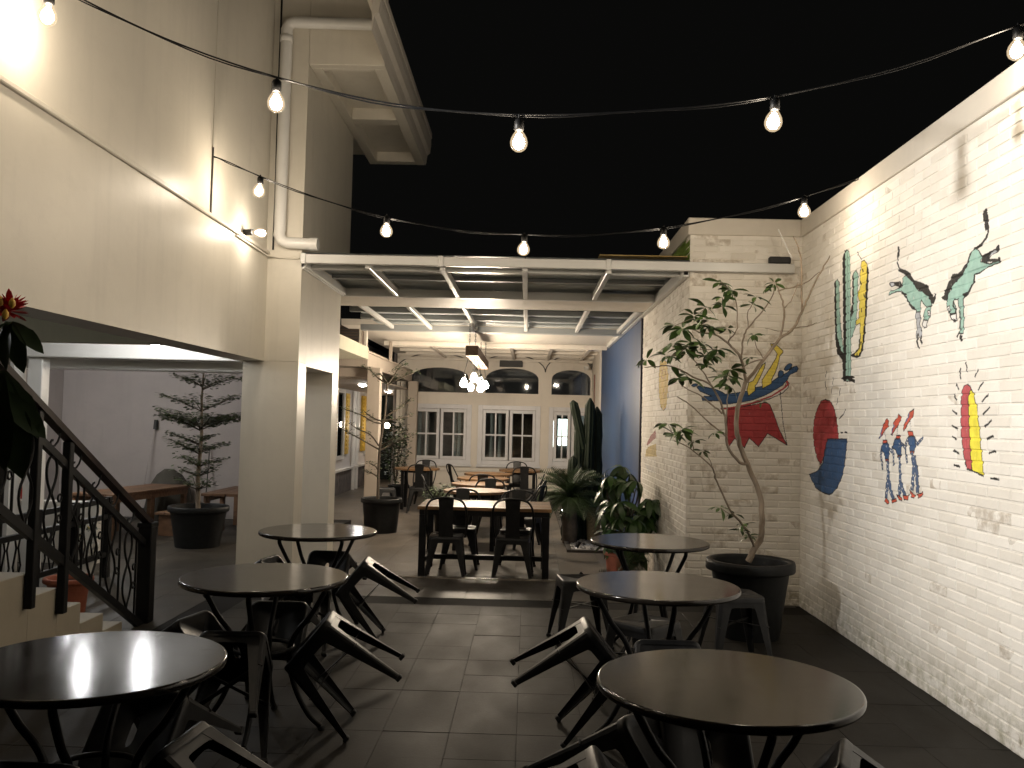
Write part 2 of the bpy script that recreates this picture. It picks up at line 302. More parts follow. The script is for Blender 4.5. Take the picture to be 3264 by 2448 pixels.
# ================================================================= PAINT OUTLINES AND BRANCH LINES (metres, millimetres for paint)
MURAL = [
('R','p',(0.018,0.016,0.015),[(6766,2861),(6722,2914),(6665,2879),(6644,1912),(6729,1924),(6759,2088),(6864,2137),(6907,2231),(6937,2511),(6947,2697),(6890,2721),(6873,2502),(6821,2289),(6733,2126),(6750,2486)],8.7),
('R','p',(0.3,0.47,0.4),[(6721,2898),(6688,2916),(6632,2889),(6615,2789),(6605,2627),(6601,2467),(6587,2306),(6583,2107),(6580,1956),(6547,1907),(6688,1914),(6688,2316),(6709,2643)],5.0),
('R','p',(0.3,0.47,0.4),[(6920,2705),(6890,2723),(6847,2694),(6833,2497),(6799,2328),(6762,2218),(6729,2126),(6783,2147),(6850,2226),(6887,2296),(6908,2507)],5.0),
('R','p',(0.018,0.016,0.015),[(6563,2692),(6521,2725),(6524,2535),(6530,2418),(6589,2369),(6600,2419),(6565,2478)],2.5),
('R','p',(0.3,0.47,0.4),[(6542,2704),(6500,2729),(6447,2688),(6456,2604),(6469,2410),(6498,2312),(6554,2247),(6594,2227),(6593,2386),(6547,2412),(6534,2537)],5.0),
('R','l',(0.018,0.016,0.015),[(6504,1905),(6645,1940),(6729,1924)],16.1),
('R','p',(0.018,0.016,0.015),[(6794,1936),(6718,1954),(6549,1945),(6512,1936),(6590,1928)],3.7),
('R','l',(0.018,0.016,0.015),[(6665,2895),(6651,2554),(6632,1959)],3.1),
('R','p',(0.018,0.016,0.015),[(6307,2749),(6253,2686),(6264,2559),(6271,2499),(6285,2425),(6303,2313),(6307,2245),(6336,2172),(6345,2135),(6394,2085),(6456,2075),(6583,2101),(6488,2123),(6426,2141),(6427,2203),(6357,2212),(6302,2504)],5.0),
('R','p',(0.72,0.58,0.1),[(6387,2771),(6337,2770),(6287,2738),(6282,2668),(6300,2580),(6308,2466),(6315,2353),(6338,2264),(6356,2181),(6375,2137),(6425,2087),(6494,2091),(6519,2105),(6467,2125),(6412,2140),(6407,2209),(6409,2325),(6481,2314),(6482,2349),(6431,2367),(6423,2482),(6461,2554),(6414,2574),(6416,2675)],4.3),
('R','l',(0.018,0.016,0.015),[(6332,2523),(6320,2502)],9.9),
('R','l',(0.018,0.016,0.015),[(6391,2424),(6378,2402)],9.9),
('R','l',(0.018,0.016,0.015),[(6301,2458),(6289,2436)],9.9),
('R','l',(0.018,0.016,0.015),[(6405,2627),(6392,2605)],9.9),
('R','l',(0.018,0.016,0.015),[(6396,2185),(6384,2164)],9.9),
('R','l',(0.018,0.016,0.015),[(6461,2105),(6448,2084)],9.9),
('R','l',(0.018,0.016,0.015),[(6366,2713),(6354,2691)],9.9),
('R','l',(0.018,0.016,0.015),[(6471,2858),(6440,2826),(6392,2786)],5.6),
('R','l',(0.018,0.016,0.015),[(6450,2838),(6467,2831)],4.3),
('R','p',(0.018,0.016,0.015),[(5641,2580),(5586,2557),(5508,2490),(5404,2461),(5333,2436),(5290,2391),(5248,2350),(5238,2373),(5224,2362),(5216,2336),(5248,2308),(5283,2316),(5304,2348),(5361,2388),(5419,2410),(5478,2432),(5569,2493),(5632,2537),(5672,2561),(5745,2587),(5770,2609),(5713,2596)],0.0),
('R','p',(0.018,0.016,0.015),[(5803,2527),(5712,2519),(5683,2491),(5728,2478),(5802,2502),(5853,2502),(5888,2523),(5888,2543),(5845,2524)],0.0),
('R','p',(0.3,0.47,0.4),[(5680,2538),(5640,2545),(5598,2521),(5523,2476),(5463,2420),(5404,2408),(5318,2363),(5273,2315),(5286,2269),(5314,2260),(5346,2302),(5389,2334),(5415,2357),(5425,2313),(5420,2282),(5476,2289),(5522,2325),(5583,2360),(5631,2418),(5695,2451),(5777,2460),(5844,2458),(5899,2454),(5882,2478),(5777,2477),(5699,2479),(5676,2510)],5.0),
('R','p',(0.018,0.016,0.015),[(5647,2427),(5583,2360),(5507,2323),(5479,2290),(5544,2318),(5602,2363),(5638,2398),(5711,2445),(5687,2447)],0.0),
('R','p',(0.3,0.47,0.4),[(5346,2302),(5276,2299),(5286,2256),(5314,2221),(5338,2198),(5385,2210),(5385,2236),(5371,2267)],5.0),
('R','p',(0.75,0.73,0.7),[(5373,2228),(5324,2219),(5344,2179),(5380,2180),(5399,2205)],5.0),
('R','p',(0.75,0.73,0.7),[(5324,2274),(5296,2276),(5292,2247),(5317,2244)],3.7),
('R','l',(0.018,0.016,0.015),[(5309,2264),(5309,2258)],5.6),
('R','p',(0.42,0.43,0.45),[(5479,2290),(5425,2283),(5424,2234),(5434,2209),(5404,2153),(5416,2115),(5438,2124),(5451,2152),(5474,2101),(5482,2148),(5468,2199),(5491,2262)],5.0),
('R','l',(0.018,0.016,0.015),[(5457,2146),(5467,2101),(5447,2063)],11.2),
('R','l',(0.018,0.016,0.015),[(5423,2119),(5398,2088)],12.4),
('R','l',(0.018,0.016,0.015),[(5739,2743),(5755,2690),(5766,2650),(5733,2599),(5648,2574)],9.3),
('R','l',(0.018,0.016,0.015),[(5748,2745),(5757,2687)],16.1),
('R','l',(0.018,0.016,0.015),[(5879,2532),(5845,2509)],6.2),
('R','p',(0.42,0.43,0.45),[(5879,2536),(5811,2525),(5807,2503),(5858,2505)],4.3),
('R','p',(0.018,0.016,0.015),[(4732,2551),(4776,2552),(4824,2526),(4845,2494),(4904,2452),(4952,2439),(5014,2447),(5062,2412),(5090,2373),(5122,2369),(5109,2342),(5150,2336),(5135,2321),(5095,2303),(5070,2327),(5051,2361),(5001,2384),(4928,2414),(4868,2443),(4816,2489),(4776,2534)],0.0),
('R','p',(0.3,0.47,0.4),[(4799,2535),(4765,2548),(4726,2528),(4693,2493),(4700,2461),(4612,2433),(4524,2436),(4517,2425),(4633,2420),(4709,2405),(4762,2403),(4773,2364),(4821,2320),(4889,2300),(4889,2242),(4882,2165),(4888,2094),(4936,2099),(4927,2158),(4937,2237),(4951,2298),(5001,2299),(4978,2254),(4969,2217),(5013,2219),(5069,2238),(5089,2302),(5064,2342),(5014,2383),(4940,2413),(4880,2440),(4843,2481),(4820,2513)],5.0),
('R','p',(0.018,0.016,0.015),[(4693,2493),(4644,2497),(4602,2500),(4555,2504),(4529,2519),(4511,2493),(4539,2481),(4586,2477),(4612,2462),(4534,2445),(4527,2457),(4504,2448),(4507,2424),(4549,2434),(4655,2449),(4689,2459)],0.0),
('R','p',(0.42,0.43,0.45),[(4612,2485),(4560,2496),(4544,2488),(4586,2481),(4612,2471)],0.0),
('R','p',(0.018,0.016,0.015),[(4698,2406),(4765,2403),(4773,2360),(4821,2314),(4879,2287),(4906,2316),(4842,2323),(4789,2365),(4776,2406)],0.0),
('R','p',(0.75,0.73,0.7),[(5044,2220),(4969,2217),(4969,2175),(5000,2174),(5027,2194)],5.6),
('R','p',(0.75,0.73,0.7),[(5079,2267),(5048,2272),(5040,2241),(5069,2241)],3.7),
('R','l',(0.018,0.016,0.015),[(5061,2257),(5059,2251)],5.6),
('R','l',(0.018,0.016,0.015),[(5001,2299),(5005,2267),(4973,2223)],8.7),
('R','l',(0.018,0.016,0.015),[(4921,2223),(4924,2104)],4.3),
('R','p',(0.018,0.016,0.015),[(4926,2092),(4893,2085),(4907,2053),(4932,2057)],0.0),
('R','l',(0.018,0.016,0.015),[(4932,2105),(4956,2083)],8.7),
('R','l',(0.018,0.016,0.015),[(5000,2184),(4978,2173)],8.7),
('R','l',(0.018,0.016,0.015),[(4655,2714),(4644,2671),(4631,2623),(4653,2572),(4696,2553),(4752,2546)],10.5),
('R','l',(0.018,0.016,0.015),[(4664,2721),(4653,2673),(4640,2634)],27.3),
('R','p',(0.36,0.045,0.05),[(7299,1739),(7249,1776),(7138,1788),(7030,1771),(6947,1725),(6892,1660),(6852,1565),(6827,1475),(7081,1468),(7128,1399),(7186,1299),(7247,1256),(7338,1317),(7406,1408),(7435,1519),(7412,1630),(7362,1690)],5.6),
('R','p',(0.035,0.085,0.19),[(7081,1470),(6647,1479),(6663,1398),(6702,1273),(6744,1194),(6852,1101),(6942,1054),(7034,1031),(7179,1035),(7357,1063),(7437,1108),(7532,1161),(7335,1195),(7186,1274),(7139,1374)],6.2),
('R','l',(0.018,0.016,0.015),[(7113,2016),(7136,1968)],7.4),
('R','l',(0.018,0.016,0.015),[(7142,1931),(7123,1868)],7.4),
('R','l',(0.018,0.016,0.015),[(6957,1955),(6974,1903)],7.4),
('R','l',(0.018,0.016,0.015),[(6985,1871),(7003,1831)],7.4),
('R','l',(0.018,0.016,0.015),[(6799,1864),(6824,1810)],7.4),
('R','l',(0.018,0.016,0.015),[(6850,1791),(6872,1744)],7.4),
('R','l',(0.018,0.016,0.015),[(6784,1524),(6740,1525)],7.4),
('R','l',(0.018,0.016,0.015),[(6697,1528),(6644,1528)],7.4),
('R','l',(0.018,0.016,0.015),[(6691,1701),(6711,1671),(6831,1628)],7.4),
('R','p',(0.55,0.09,0.05),[(5989,1578),(5948,1612),(5914,1631),(5884,1612),(5897,1578),(5947,1550),(6011,1508),(6049,1492),(6015,1536)],3.7),
('R','l',(0.1,0.1,0.22),[(5995,1564),(6035,1500)],9.9),
('R','l',(0.018,0.016,0.015),[(5952,1545),(5946,1485)],8.7),
('R','l',(0.75,0.73,0.7),[(5958,1540),(5944,1538)],3.7),
('R','l',(0.75,0.73,0.7),[(5957,1530),(5943,1528)],3.7),
('R','l',(0.75,0.73,0.7),[(5956,1520),(5942,1518)],3.7),
('R','l',(0.75,0.73,0.7),[(5955,1510),(5941,1508)],3.7),
('R','l',(0.75,0.73,0.7),[(5954,1500),(5940,1498)],3.7),
('R','l',(0.75,0.73,0.7),[(5953,1490),(5939,1488)],3.7),
('R','l',(0.018,0.016,0.015),[(5996,1433),(6019,1390),(6003,1350),(5985,1289)],17.4),
('R','l',(0.06,0.09,0.16),[(5996,1433),(6019,1390),(6003,1350),(5985,1289)],12.4),
('R','l',(0.75,0.73,0.7),[(6006,1422),(5999,1418)],3.1),
('R','l',(0.75,0.73,0.7),[(6017,1403),(6010,1399)],3.1),
('R','l',(0.75,0.73,0.7),[(6018,1380),(6011,1376)],3.1),
('R','l',(0.75,0.73,0.7),[(6011,1362),(6004,1358)],3.1),
('R','l',(0.75,0.73,0.7),[(6001,1333),(5994,1329)],3.1),
('R','l',(0.75,0.73,0.7),[(5993,1306),(5986,1302)],3.1),
('R','l',(0.018,0.016,0.015),[(5903,1442),(5837,1410),(5804,1378),(5808,1328)],17.4),
('R','l',(0.06,0.09,0.16),[(5903,1442),(5837,1410),(5804,1378),(5808,1328)],12.4),
('R','l',(0.75,0.73,0.7),[(5886,1435),(5880,1431)],3.1),
('R','l',(0.75,0.73,0.7),[(5857,1420),(5850,1416)],3.1),
('R','l',(0.75,0.73,0.7),[(5830,1403),(5824,1399)],3.1),
('R','l',(0.75,0.73,0.7),[(5816,1388),(5809,1384)],3.1),
('R','l',(0.75,0.73,0.7),[(5809,1365),(5802,1361)],3.1),
('R','l',(0.75,0.73,0.7),[(5811,1343),(5804,1339)],3.1),
('R','p',(0.035,0.085,0.19),[(5988,1464),(5903,1466),(5875,1436),(5885,1362),(5944,1359),(5970,1399),(6013,1425)],4.3),
('R','p',(0.55,0.09,0.05),[(5980,1485),(5912,1486),(5905,1468),(5979,1463)],3.7),
('R','p',(0.55,0.09,0.05),[(5935,1358),(5880,1360),(5880,1347),(5935,1344)],3.7),
('R','l',(0.018,0.016,0.015),[(5907,1340),(5892,1240),(5858,1155),(5809,1109)],27.3),
('R','l',(0.018,0.016,0.015),[(5900,1239),(5911,1171),(5915,1113)],27.3),
('R','l',(0.07,0.11,0.2),[(5907,1340),(5892,1240),(5858,1155),(5809,1109)],22.3),
('R','l',(0.07,0.11,0.2),[(5900,1239),(5911,1171),(5915,1113)],22.3),
('R','l',(0.75,0.73,0.7),[(5910,1326),(5903,1321)],5.0),
('R','l',(0.75,0.73,0.7),[(5903,1296),(5896,1291)],5.0),
('R','l',(0.75,0.73,0.7),[(5902,1265),(5895,1260)],5.0),
('R','l',(0.75,0.73,0.7),[(5905,1235),(5898,1230)],5.0),
('R','l',(0.75,0.73,0.7),[(5901,1201),(5895,1196)],5.0),
('R','l',(0.75,0.73,0.7),[(5917,1166),(5911,1161)],5.0),
('R','l',(0.75,0.73,0.7),[(5917,1136),(5910,1131)],5.0),
('R','l',(0.75,0.73,0.7),[(5861,1144),(5854,1139)],5.0),
('R','l',(0.75,0.73,0.7),[(5928,1448),(5921,1442)],5.0),
('R','p',(0.55,0.09,0.05),[(5943,1104),(5870,1080),(5876,1069),(5906,1063),(5946,1076)],4.3),
('R','p',(0.55,0.09,0.05),[(5849,1095),(5785,1107),(5764,1116),(5757,1097),(5824,1077)],4.3),
('R','p',(0.55,0.09,0.05),[(5815,1599),(5760,1632),(5733,1659),(5697,1638),(5697,1618),(5764,1572),(5843,1516),(5855,1524),(5815,1565)],3.7),
('R','l',(0.1,0.1,0.22),[(5809,1585),(5842,1531)],9.9),
('R','l',(0.018,0.016,0.015),[(5754,1572),(5750,1516)],8.7),
('R','l',(0.75,0.73,0.7),[(5760,1567),(5748,1565)],3.7),
('R','l',(0.75,0.73,0.7),[(5760,1558),(5747,1556)],3.7),
('R','l',(0.75,0.73,0.7),[(5759,1549),(5746,1547)],3.7),
('R','l',(0.75,0.73,0.7),[(5758,1539),(5746,1537)],3.7),
('R','l',(0.75,0.73,0.7),[(5758,1530),(5745,1528)],3.7),
('R','l',(0.75,0.73,0.7),[(5757,1520),(5744,1519)],3.7),
('R','l',(0.018,0.016,0.015),[(5797,1465),(5832,1431),(5805,1405)],17.4),
('R','l',(0.06,0.09,0.16),[(5797,1465),(5832,1431),(5805,1405)],12.4),
('R','l',(0.75,0.73,0.7),[(5811,1457),(5805,1453)],3.1),
('R','l',(0.75,0.73,0.7),[(5827,1441),(5820,1437)],3.1),
('R','l',(0.75,0.73,0.7),[(5827,1425),(5821,1421)],3.1),
('R','l',(0.75,0.73,0.7),[(5815,1413),(5808,1409)],3.1),
('R','l',(0.018,0.016,0.015),[(5703,1474),(5626,1444),(5621,1398),(5603,1355)],17.4),
('R','l',(0.06,0.09,0.16),[(5703,1474),(5626,1444),(5621,1398),(5603,1355)],12.4),
('R','l',(0.75,0.73,0.7),[(5683,1467),(5677,1463)],3.1),
('R','l',(0.75,0.73,0.7),[(5648,1453),(5642,1449)],3.1),
('R','l',(0.75,0.73,0.7),[(5628,1432),(5622,1428)],3.1),
('R','l',(0.75,0.73,0.7),[(5625,1412),(5619,1408)],3.1),
('R','l',(0.75,0.73,0.7),[(5619,1387),(5612,1384)],3.1),
('R','l',(0.75,0.73,0.7),[(5610,1368),(5604,1364)],3.1),
('R','p',(0.035,0.085,0.19),[(5790,1495),(5703,1500),(5684,1468),(5694,1392),(5757,1390),(5773,1426),(5829,1438)],4.3),
('R','p',(0.55,0.09,0.05),[(5774,1517),(5711,1520),(5708,1501),(5774,1499)],3.7),
('R','p',(0.55,0.09,0.05),[(5749,1390),(5694,1392),(5694,1379),(5749,1377)],3.7),
('R','l',(0.018,0.016,0.015),[(5722,1375),(5707,1297),(5703,1225),(5641,1149)],27.3),
('R','l',(0.018,0.016,0.015),[(5703,1225),(5719,1149)],27.3),
('R','l',(0.07,0.11,0.2),[(5722,1375),(5707,1297),(5703,1225),(5641,1149)],22.3),
('R','l',(0.07,0.11,0.2),[(5703,1225),(5719,1149)],22.3),
('R','l',(0.75,0.73,0.7),[(5720,1361),(5714,1356)],5.0),
('R','l',(0.75,0.73,0.7),[(5710,1309),(5704,1304)],5.0),
('R','l',(0.75,0.73,0.7),[(5707,1280),(5700,1275)],5.0),
('R','l',(0.75,0.73,0.7),[(5709,1241),(5703,1236)],5.0),
('R','l',(0.75,0.73,0.7),[(5715,1201),(5709,1196)],5.0),
('R','l',(0.75,0.73,0.7),[(5721,1168),(5714,1163)],5.0),
('R','l',(0.75,0.73,0.7),[(5722,1470),(5715,1465)],5.0),
('R','l',(0.75,0.73,0.7),[(5675,1184),(5668,1180)],5.0),
('R','p',(0.55,0.09,0.05),[(5758,1139),(5675,1123),(5671,1108),(5729,1109)],4.3),
('R','p',(0.55,0.09,0.05),[(5660,1141),(5600,1143),(5575,1154),(5585,1118),(5645,1116)],4.3),
('R','p',(0.55,0.09,0.05),[(5569,1669),(5508,1687),(5513,1650),(5551,1624),(5625,1573),(5658,1547),(5666,1573),(5628,1605),(5595,1644)],3.7),
('R','l',(0.1,0.1,0.22),[(5576,1657),(5616,1612)],9.9),
('R','l',(0.018,0.016,0.015),[(5561,1607),(5553,1553)],8.7),
('R','l',(0.75,0.73,0.7),[(5566,1602),(5554,1600)],3.7),
('R','l',(0.75,0.73,0.7),[(5565,1593),(5553,1591)],3.7),
('R','l',(0.75,0.73,0.7),[(5563,1584),(5552,1582)],3.7),
('R','l',(0.75,0.73,0.7),[(5562,1575),(5550,1573)],3.7),
('R','l',(0.75,0.73,0.7),[(5561,1566),(5549,1564)],3.7),
('R','l',(0.75,0.73,0.7),[(5559,1557),(5548,1556)],3.7),
('R','l',(0.018,0.016,0.015),[(5509,1507),(5458,1470),(5389,1509)],17.4),
('R','l',(0.06,0.09,0.16),[(5509,1507),(5458,1470),(5389,1509)],12.4),
('R','l',(0.75,0.73,0.7),[(5496,1498),(5491,1494)],3.1),
('R','l',(0.75,0.73,0.7),[(5474,1481),(5468,1478)],3.1),
('R','l',(0.75,0.73,0.7),[(5440,1484),(5434,1480)],3.1),
('R','l',(0.75,0.73,0.7),[(5409,1501),(5403,1498)],3.1),
('R','l',(0.018,0.016,0.015),[(5589,1509),(5619,1470)],17.4),
('R','l',(0.06,0.09,0.16),[(5589,1509),(5619,1470)],12.4),
('R','l',(0.75,0.73,0.7),[(5601,1499),(5595,1495)],3.1),
('R','l',(0.75,0.73,0.7),[(5615,1481),(5608,1478)],3.1),
('R','p',(0.035,0.085,0.19),[(5597,1515),(5502,1517),(5477,1473),(5496,1428),(5559,1426),(5582,1470)],4.3),
('R','p',(0.55,0.09,0.05),[(5597,1547),(5524,1549),(5512,1520),(5582,1517)],3.7),
('R','p',(0.55,0.09,0.05),[(5556,1425),(5501,1427),(5500,1414),(5556,1412)],3.7),
('R','l',(0.018,0.016,0.015),[(5529,1408),(5507,1321),(5528,1193)],27.3),
('R','l',(0.018,0.016,0.015),[(5500,1384),(5463,1292),(5452,1186)],27.3),
('R','l',(0.07,0.11,0.2),[(5529,1408),(5507,1321),(5528,1193)],22.3),
('R','l',(0.07,0.11,0.2),[(5500,1384),(5463,1292),(5452,1186)],22.3),
('R','l',(0.75,0.73,0.7),[(5528,1395),(5522,1390)],5.0),
('R','l',(0.75,0.73,0.7),[(5516,1367),(5510,1362)],5.0),
('R','l',(0.75,0.73,0.7),[(5510,1336),(5504,1331)],5.0),
('R','l',(0.75,0.73,0.7),[(5521,1278),(5515,1273)],5.0),
('R','l',(0.75,0.73,0.7),[(5529,1240),(5523,1235)],5.0),
('R','l',(0.75,0.73,0.7),[(5534,1204),(5529,1200)],5.0),
('R','p',(0.55,0.09,0.05),[(5563,1184),(5488,1152),(5498,1139),(5541,1140)],4.3),
('R','p',(0.55,0.09,0.05),[(5462,1164),(5406,1177),(5381,1189),(5378,1170),(5441,1140)],4.3),
('R','p',(0.45,0.08,0.09),[(4902,1781),(4877,1805),(4844,1813),(4810,1802),(4797,1784),(4836,1756),(4829,1633),(4818,1523),(4803,1413),(4787,1346),(4853,1355),(4881,1421),(4907,1521),(4916,1634),(4911,1713)],4.3),
('R','p',(0.78,0.68,0.06),[(4799,1783),(4777,1765),(4750,1704),(4734,1633),(4712,1568),(4696,1471),(4680,1391),(4673,1324),(4787,1346),(4803,1413),(4818,1523),(4829,1633),(4834,1756)],4.3),
('R','l',(0.018,0.016,0.015),[(4856,1353),(4787,1343),(4670,1323)],6.2),
('R','l',(0.018,0.016,0.015),[(4918,1903),(4932,1881),(4918,1846)],8.1),
('R','l',(0.018,0.016,0.015),[(4867,1934),(4844,1904),(4852,1882)],8.1),
('R','l',(0.018,0.016,0.015),[(4735,1892),(4761,1850)],8.1),
('R','l',(0.018,0.016,0.015),[(4976,1821),(4938,1789)],8.1),
('R','l',(0.018,0.016,0.015),[(4684,1816),(4729,1779)],8.1),
('R','l',(0.018,0.016,0.015),[(4997,1759),(4960,1731)],8.1),
('R','l',(0.018,0.016,0.015),[(4630,1752),(4684,1713)],8.1),
('R','l',(0.018,0.016,0.015),[(5011,1674),(4961,1648)],8.1),
('R','l',(0.018,0.016,0.015),[(4609,1683),(4676,1648)],8.1),
('R','l',(0.018,0.016,0.015),[(5016,1585),(4953,1566)],8.1),
('R','l',(0.018,0.016,0.015),[(4596,1615),(4660,1582)],8.1),
('R','l',(0.018,0.016,0.015),[(5012,1524),(4966,1510)],8.1),
('R','l',(0.018,0.016,0.015),[(4574,1535),(4643,1519)],8.1),
('R','l',(0.018,0.016,0.015),[(5000,1449),(4933,1434)],8.1),
('R','l',(0.018,0.016,0.015),[(4559,1457),(4616,1446)],8.1),
('R','l',(0.018,0.016,0.015),[(4987,1365),(4923,1361)],8.1),
('R','l',(0.018,0.016,0.015),[(4601,1316),(4531,1317)],8.1),
('R','l',(0.018,0.016,0.015),[(5450,2078),(5446,2058)],8.1),
('T','p',(0.75,0.73,0.7),[(1697,1707),(1826,1722),(1978,1764),(2130,1821),(2243,1892),(2273,1962),(2292,1939),(2281,1901),(2236,1854),(2115,1797),(1902,1731),(1750,1705)],2.9),
('T','p',(0.36,0.045,0.05),[(1750,1703),(1902,1727),(2092,1770),(2123,1752),(2162,1661),(2209,1532),(2279,1397),(2180,1455),(2107,1495),(2029,1379),(1948,1453),(1907,1365),(1822,1446),(1763,1361),(1753,1544)],3.8),
('T','l',(0.36,0.045,0.05),[(1701,1700),(1826,1720),(1978,1762),(2130,1821),(2236,1888),(2281,1931),(2271,1958)],9.5),
('T','p',(0.035,0.085,0.19),[(1484,1890),(1503,1902),(1580,1888),(1657,1871),(1710,1849),(1733,1831),(1848,1849),(1916,1862),(1992,1894),(2060,1911),(2143,1955),(2204,1999),(2265,2031),(2325,2086),(2355,2094),(2369,2072),(2356,2044),(2295,2016),(2273,1970),(2235,1923),(2175,1883),(2092,1835),(1978,1787),(1864,1761),(1750,1743),(1712,1742),(1696,1772),(1658,1771),(1597,1770),(1536,1772),(1529,1795),(1551,1811),(1619,1809),(1566,1830),(1512,1852)],3.3),
('T','p',(0.035,0.085,0.19),[(2241,2018),(2234,2002),(2222,1992),(2209,1991),(2198,1998),(2192,2013),(2194,2030),(2202,2045),(2214,2053),(2227,2052),(2237,2042),(2241,2027)],2.9),
('T','p',(0.035,0.085,0.19),[(2311,2113),(2314,2101),(2308,2083),(2293,2066),(2275,2054),(2259,2050),(2249,2056),(2248,2070),(2257,2088),(2272,2104),(2290,2115),(2306,2116)],2.9),
('T','p',(0.035,0.085,0.19),[(1492,1910),(1489,1903),(1479,1896),(1465,1892),(1451,1892),(1441,1896),(1438,1902),(1443,1909),(1454,1915),(1468,1918),(1482,1917),(1491,1913)],2.4),
('T','p',(0.72,0.58,0.1),[(2124,2285),(2166,2290),(2186,2267),(2232,2230),(2232,2210),(2206,2179),(2195,2121),(2173,2044),(2136,1966),(2136,1936),(2060,1888),(2052,1964),(2089,2019),(2127,2081),(2172,2159),(2183,2198),(2156,2236),(2132,2258)],3.8),
('T','p',(0.72,0.58,0.1),[(2050,2095),(2081,2119),(2074,2072),(2044,2003),(2007,1925),(1992,1909),(1996,1871),(1936,1820),(1923,1877),(1938,1939),(1976,1955)],3.8),
('T','l',(0.018,0.016,0.015),[(2124,2289),(2128,2272)],2.9),
('T','l',(0.018,0.016,0.015),[(2136,2289),(2139,2272)],2.9),
('T','l',(0.018,0.016,0.015),[(2147,2289),(2151,2272)],2.9),
('T','l',(0.018,0.016,0.015),[(2159,2290),(2162,2273)],2.9),
('T','l',(0.018,0.016,0.015),[(2213,1861),(2239,1602),(2279,1397)],4.3),
('L','p',(0.56,0.37,0.03),[(9426,2233),(9185,2235),(8979,2194),(8853,2053),(8874,1879),(8958,1723),(9173,1697),(9341,1747),(9482,1899),(9504,2088)],4.3),
('L','l',(0.3,0.12,0.05),[(9323,2134),(9218,2109),(9288,2086)],5.6),
('L','l',(0.3,0.12,0.05),[(9084,2111),(8994,2070),(9104,2031)],5.6),
('L','l',(0.3,0.12,0.05),[(9345,2061),(9192,2031)],5.6),
('L','l',(0.3,0.12,0.05),[(9233,1864),(9147,1888),(9113,1842)],5.6),
('L','l',(0.3,0.25,0.15),[(9365,1545),(9333,1527)],4.9),
('L','l',(0.3,0.25,0.15),[(9105,1481),(9121,1468)],6.2),
('L','l',(0.3,0.25,0.15),[(9198,1493),(9203,1468)],3.8),
('L','l',(0.3,0.25,0.15),[(9419,1474),(9398,1453)],3.3),
('L','l',(0.3,0.25,0.15),[(9010,1538),(8989,1515)],3.9),
('L','l',(0.3,0.25,0.15),[(9112,1479),(9095,1454)],4.3),
('L','l',(0.35,0.2,0.15),[(8985,1564),(8959,1554)],3.5),
('L','l',(0.3,0.25,0.15),[(9371,1467),(9348,1443)],4.4),
('L','l',(0.45,0.33,0.2),[(8962,1542),(8954,1523)],5.9),
('L','l',(0.3,0.25,0.15),[(9054,1478),(9018,1457)],3.6),
('L','l',(0.45,0.33,0.2),[(8937,1473),(8930,1452)],3.8),
('L','l',(0.3,0.25,0.15),[(8963,1542),(8987,1524)],5.1),
('L','l',(0.35,0.2,0.15),[(9199,1582),(9204,1570)],4.0),
('L','l',(0.35,0.2,0.15),[(8998,1488),(8989,1466)],4.3),
('L','l',(0.3,0.25,0.15),[(9125,1545),(9122,1518)],4.1),
('L','l',(0.35,0.2,0.15),[(9479,1534),(9442,1507)],4.0),
('L','l',(0.3,0.25,0.15),[(9344,1518),(9355,1492)],5.9),
('L','l',(0.45,0.33,0.2),[(9269,1561),(9275,1536)],5.2),
('L','l',(0.45,0.33,0.2),[(9453,1465),(9468,1444)],5.3),
('L','l',(0.3,0.25,0.15),[(8898,1566),(8895,1547)],3.1),
('L','l',(0.35,0.2,0.15),[(9241,1539),(9247,1519)],3.5),
('L','l',(0.3,0.25,0.15),[(9098,1584),(9084,1569)],5.3),
('L','l',(0.35,0.2,0.15),[(9035,1640),(9002,1630)],4.2),
('L','l',(0.45,0.33,0.2),[(9102,1590),(9113,1575)],4.1),
('L','l',(0.3,0.25,0.15),[(9272,1536),(9250,1525)],5.6),
('L','l',(0.35,0.2,0.15),[(8871,1523),(8883,1510)],5.6),
('L','l',(0.3,0.25,0.15),[(9372,1611),(9360,1600)],5.0),
('L','l',(0.35,0.2,0.15),[(8886,1524),(8887,1501)],3.6),
('L','l',(0.45,0.33,0.2),[(9294,1526),(9296,1513)],3.5),
('L','l',(0.45,0.33,0.2),[(9170,1610),(9191,1596)],5.6),
('L','l',(0.3,0.25,0.15),[(9083,1499),(9075,1483)],4.7),
('L','l',(0.45,0.33,0.2),[(8953,1561),(8957,1545)],4.4),
('L','l',(0.35,0.2,0.15),[(8913,1615),(8913,1592)],5.0),
('L','l',(0.45,0.33,0.2),[(9176,1543),(9194,1521)],5.7),
('L','l',(0.3,0.25,0.15),[(9075,1551),(9069,1526)],5.8),
('L','l',(0.35,0.2,0.15),[(8939,1472),(8917,1463)],5.9),
('L','l',(0.3,0.25,0.15),[(9046,1479),(9040,1470)],5.4),
('L','l',(0.45,0.33,0.2),[(9417,1590),(9451,1571)],3.3),
('L','l',(0.35,0.2,0.15),[(8919,1623),(8933,1599)],4.6),
('L','l',(0.35,0.2,0.15),[(8999,1581),(9022,1556)],3.5),
('L','p',(0.33,0.13,0.12),[(10378,1325),(10060,1422),(9673,1495),(9637,1410),(9913,1366),(10337,1301)],0.0),
('L','p',(0.52,0.4,0.18),[(10261,1288),(9642,1344),(9561,1205),(10472,1168),(10407,1253)],0.0),
('L','l',(0.1,0.12,0.22),[(10639,1161),(10469,1078),(10157,1012)],4.3),
('L','l',(0.1,0.12,0.22),[(10501,1162),(10346,1078),(10080,1014)],4.3),
('L','l',(0.1,0.12,0.22),[(10367,1164),(10225,1079),(10004,1015)],4.3),
('L','l',(0.1,0.12,0.22),[(10236,1165),(10107,1079),(9928,1017)],4.3),
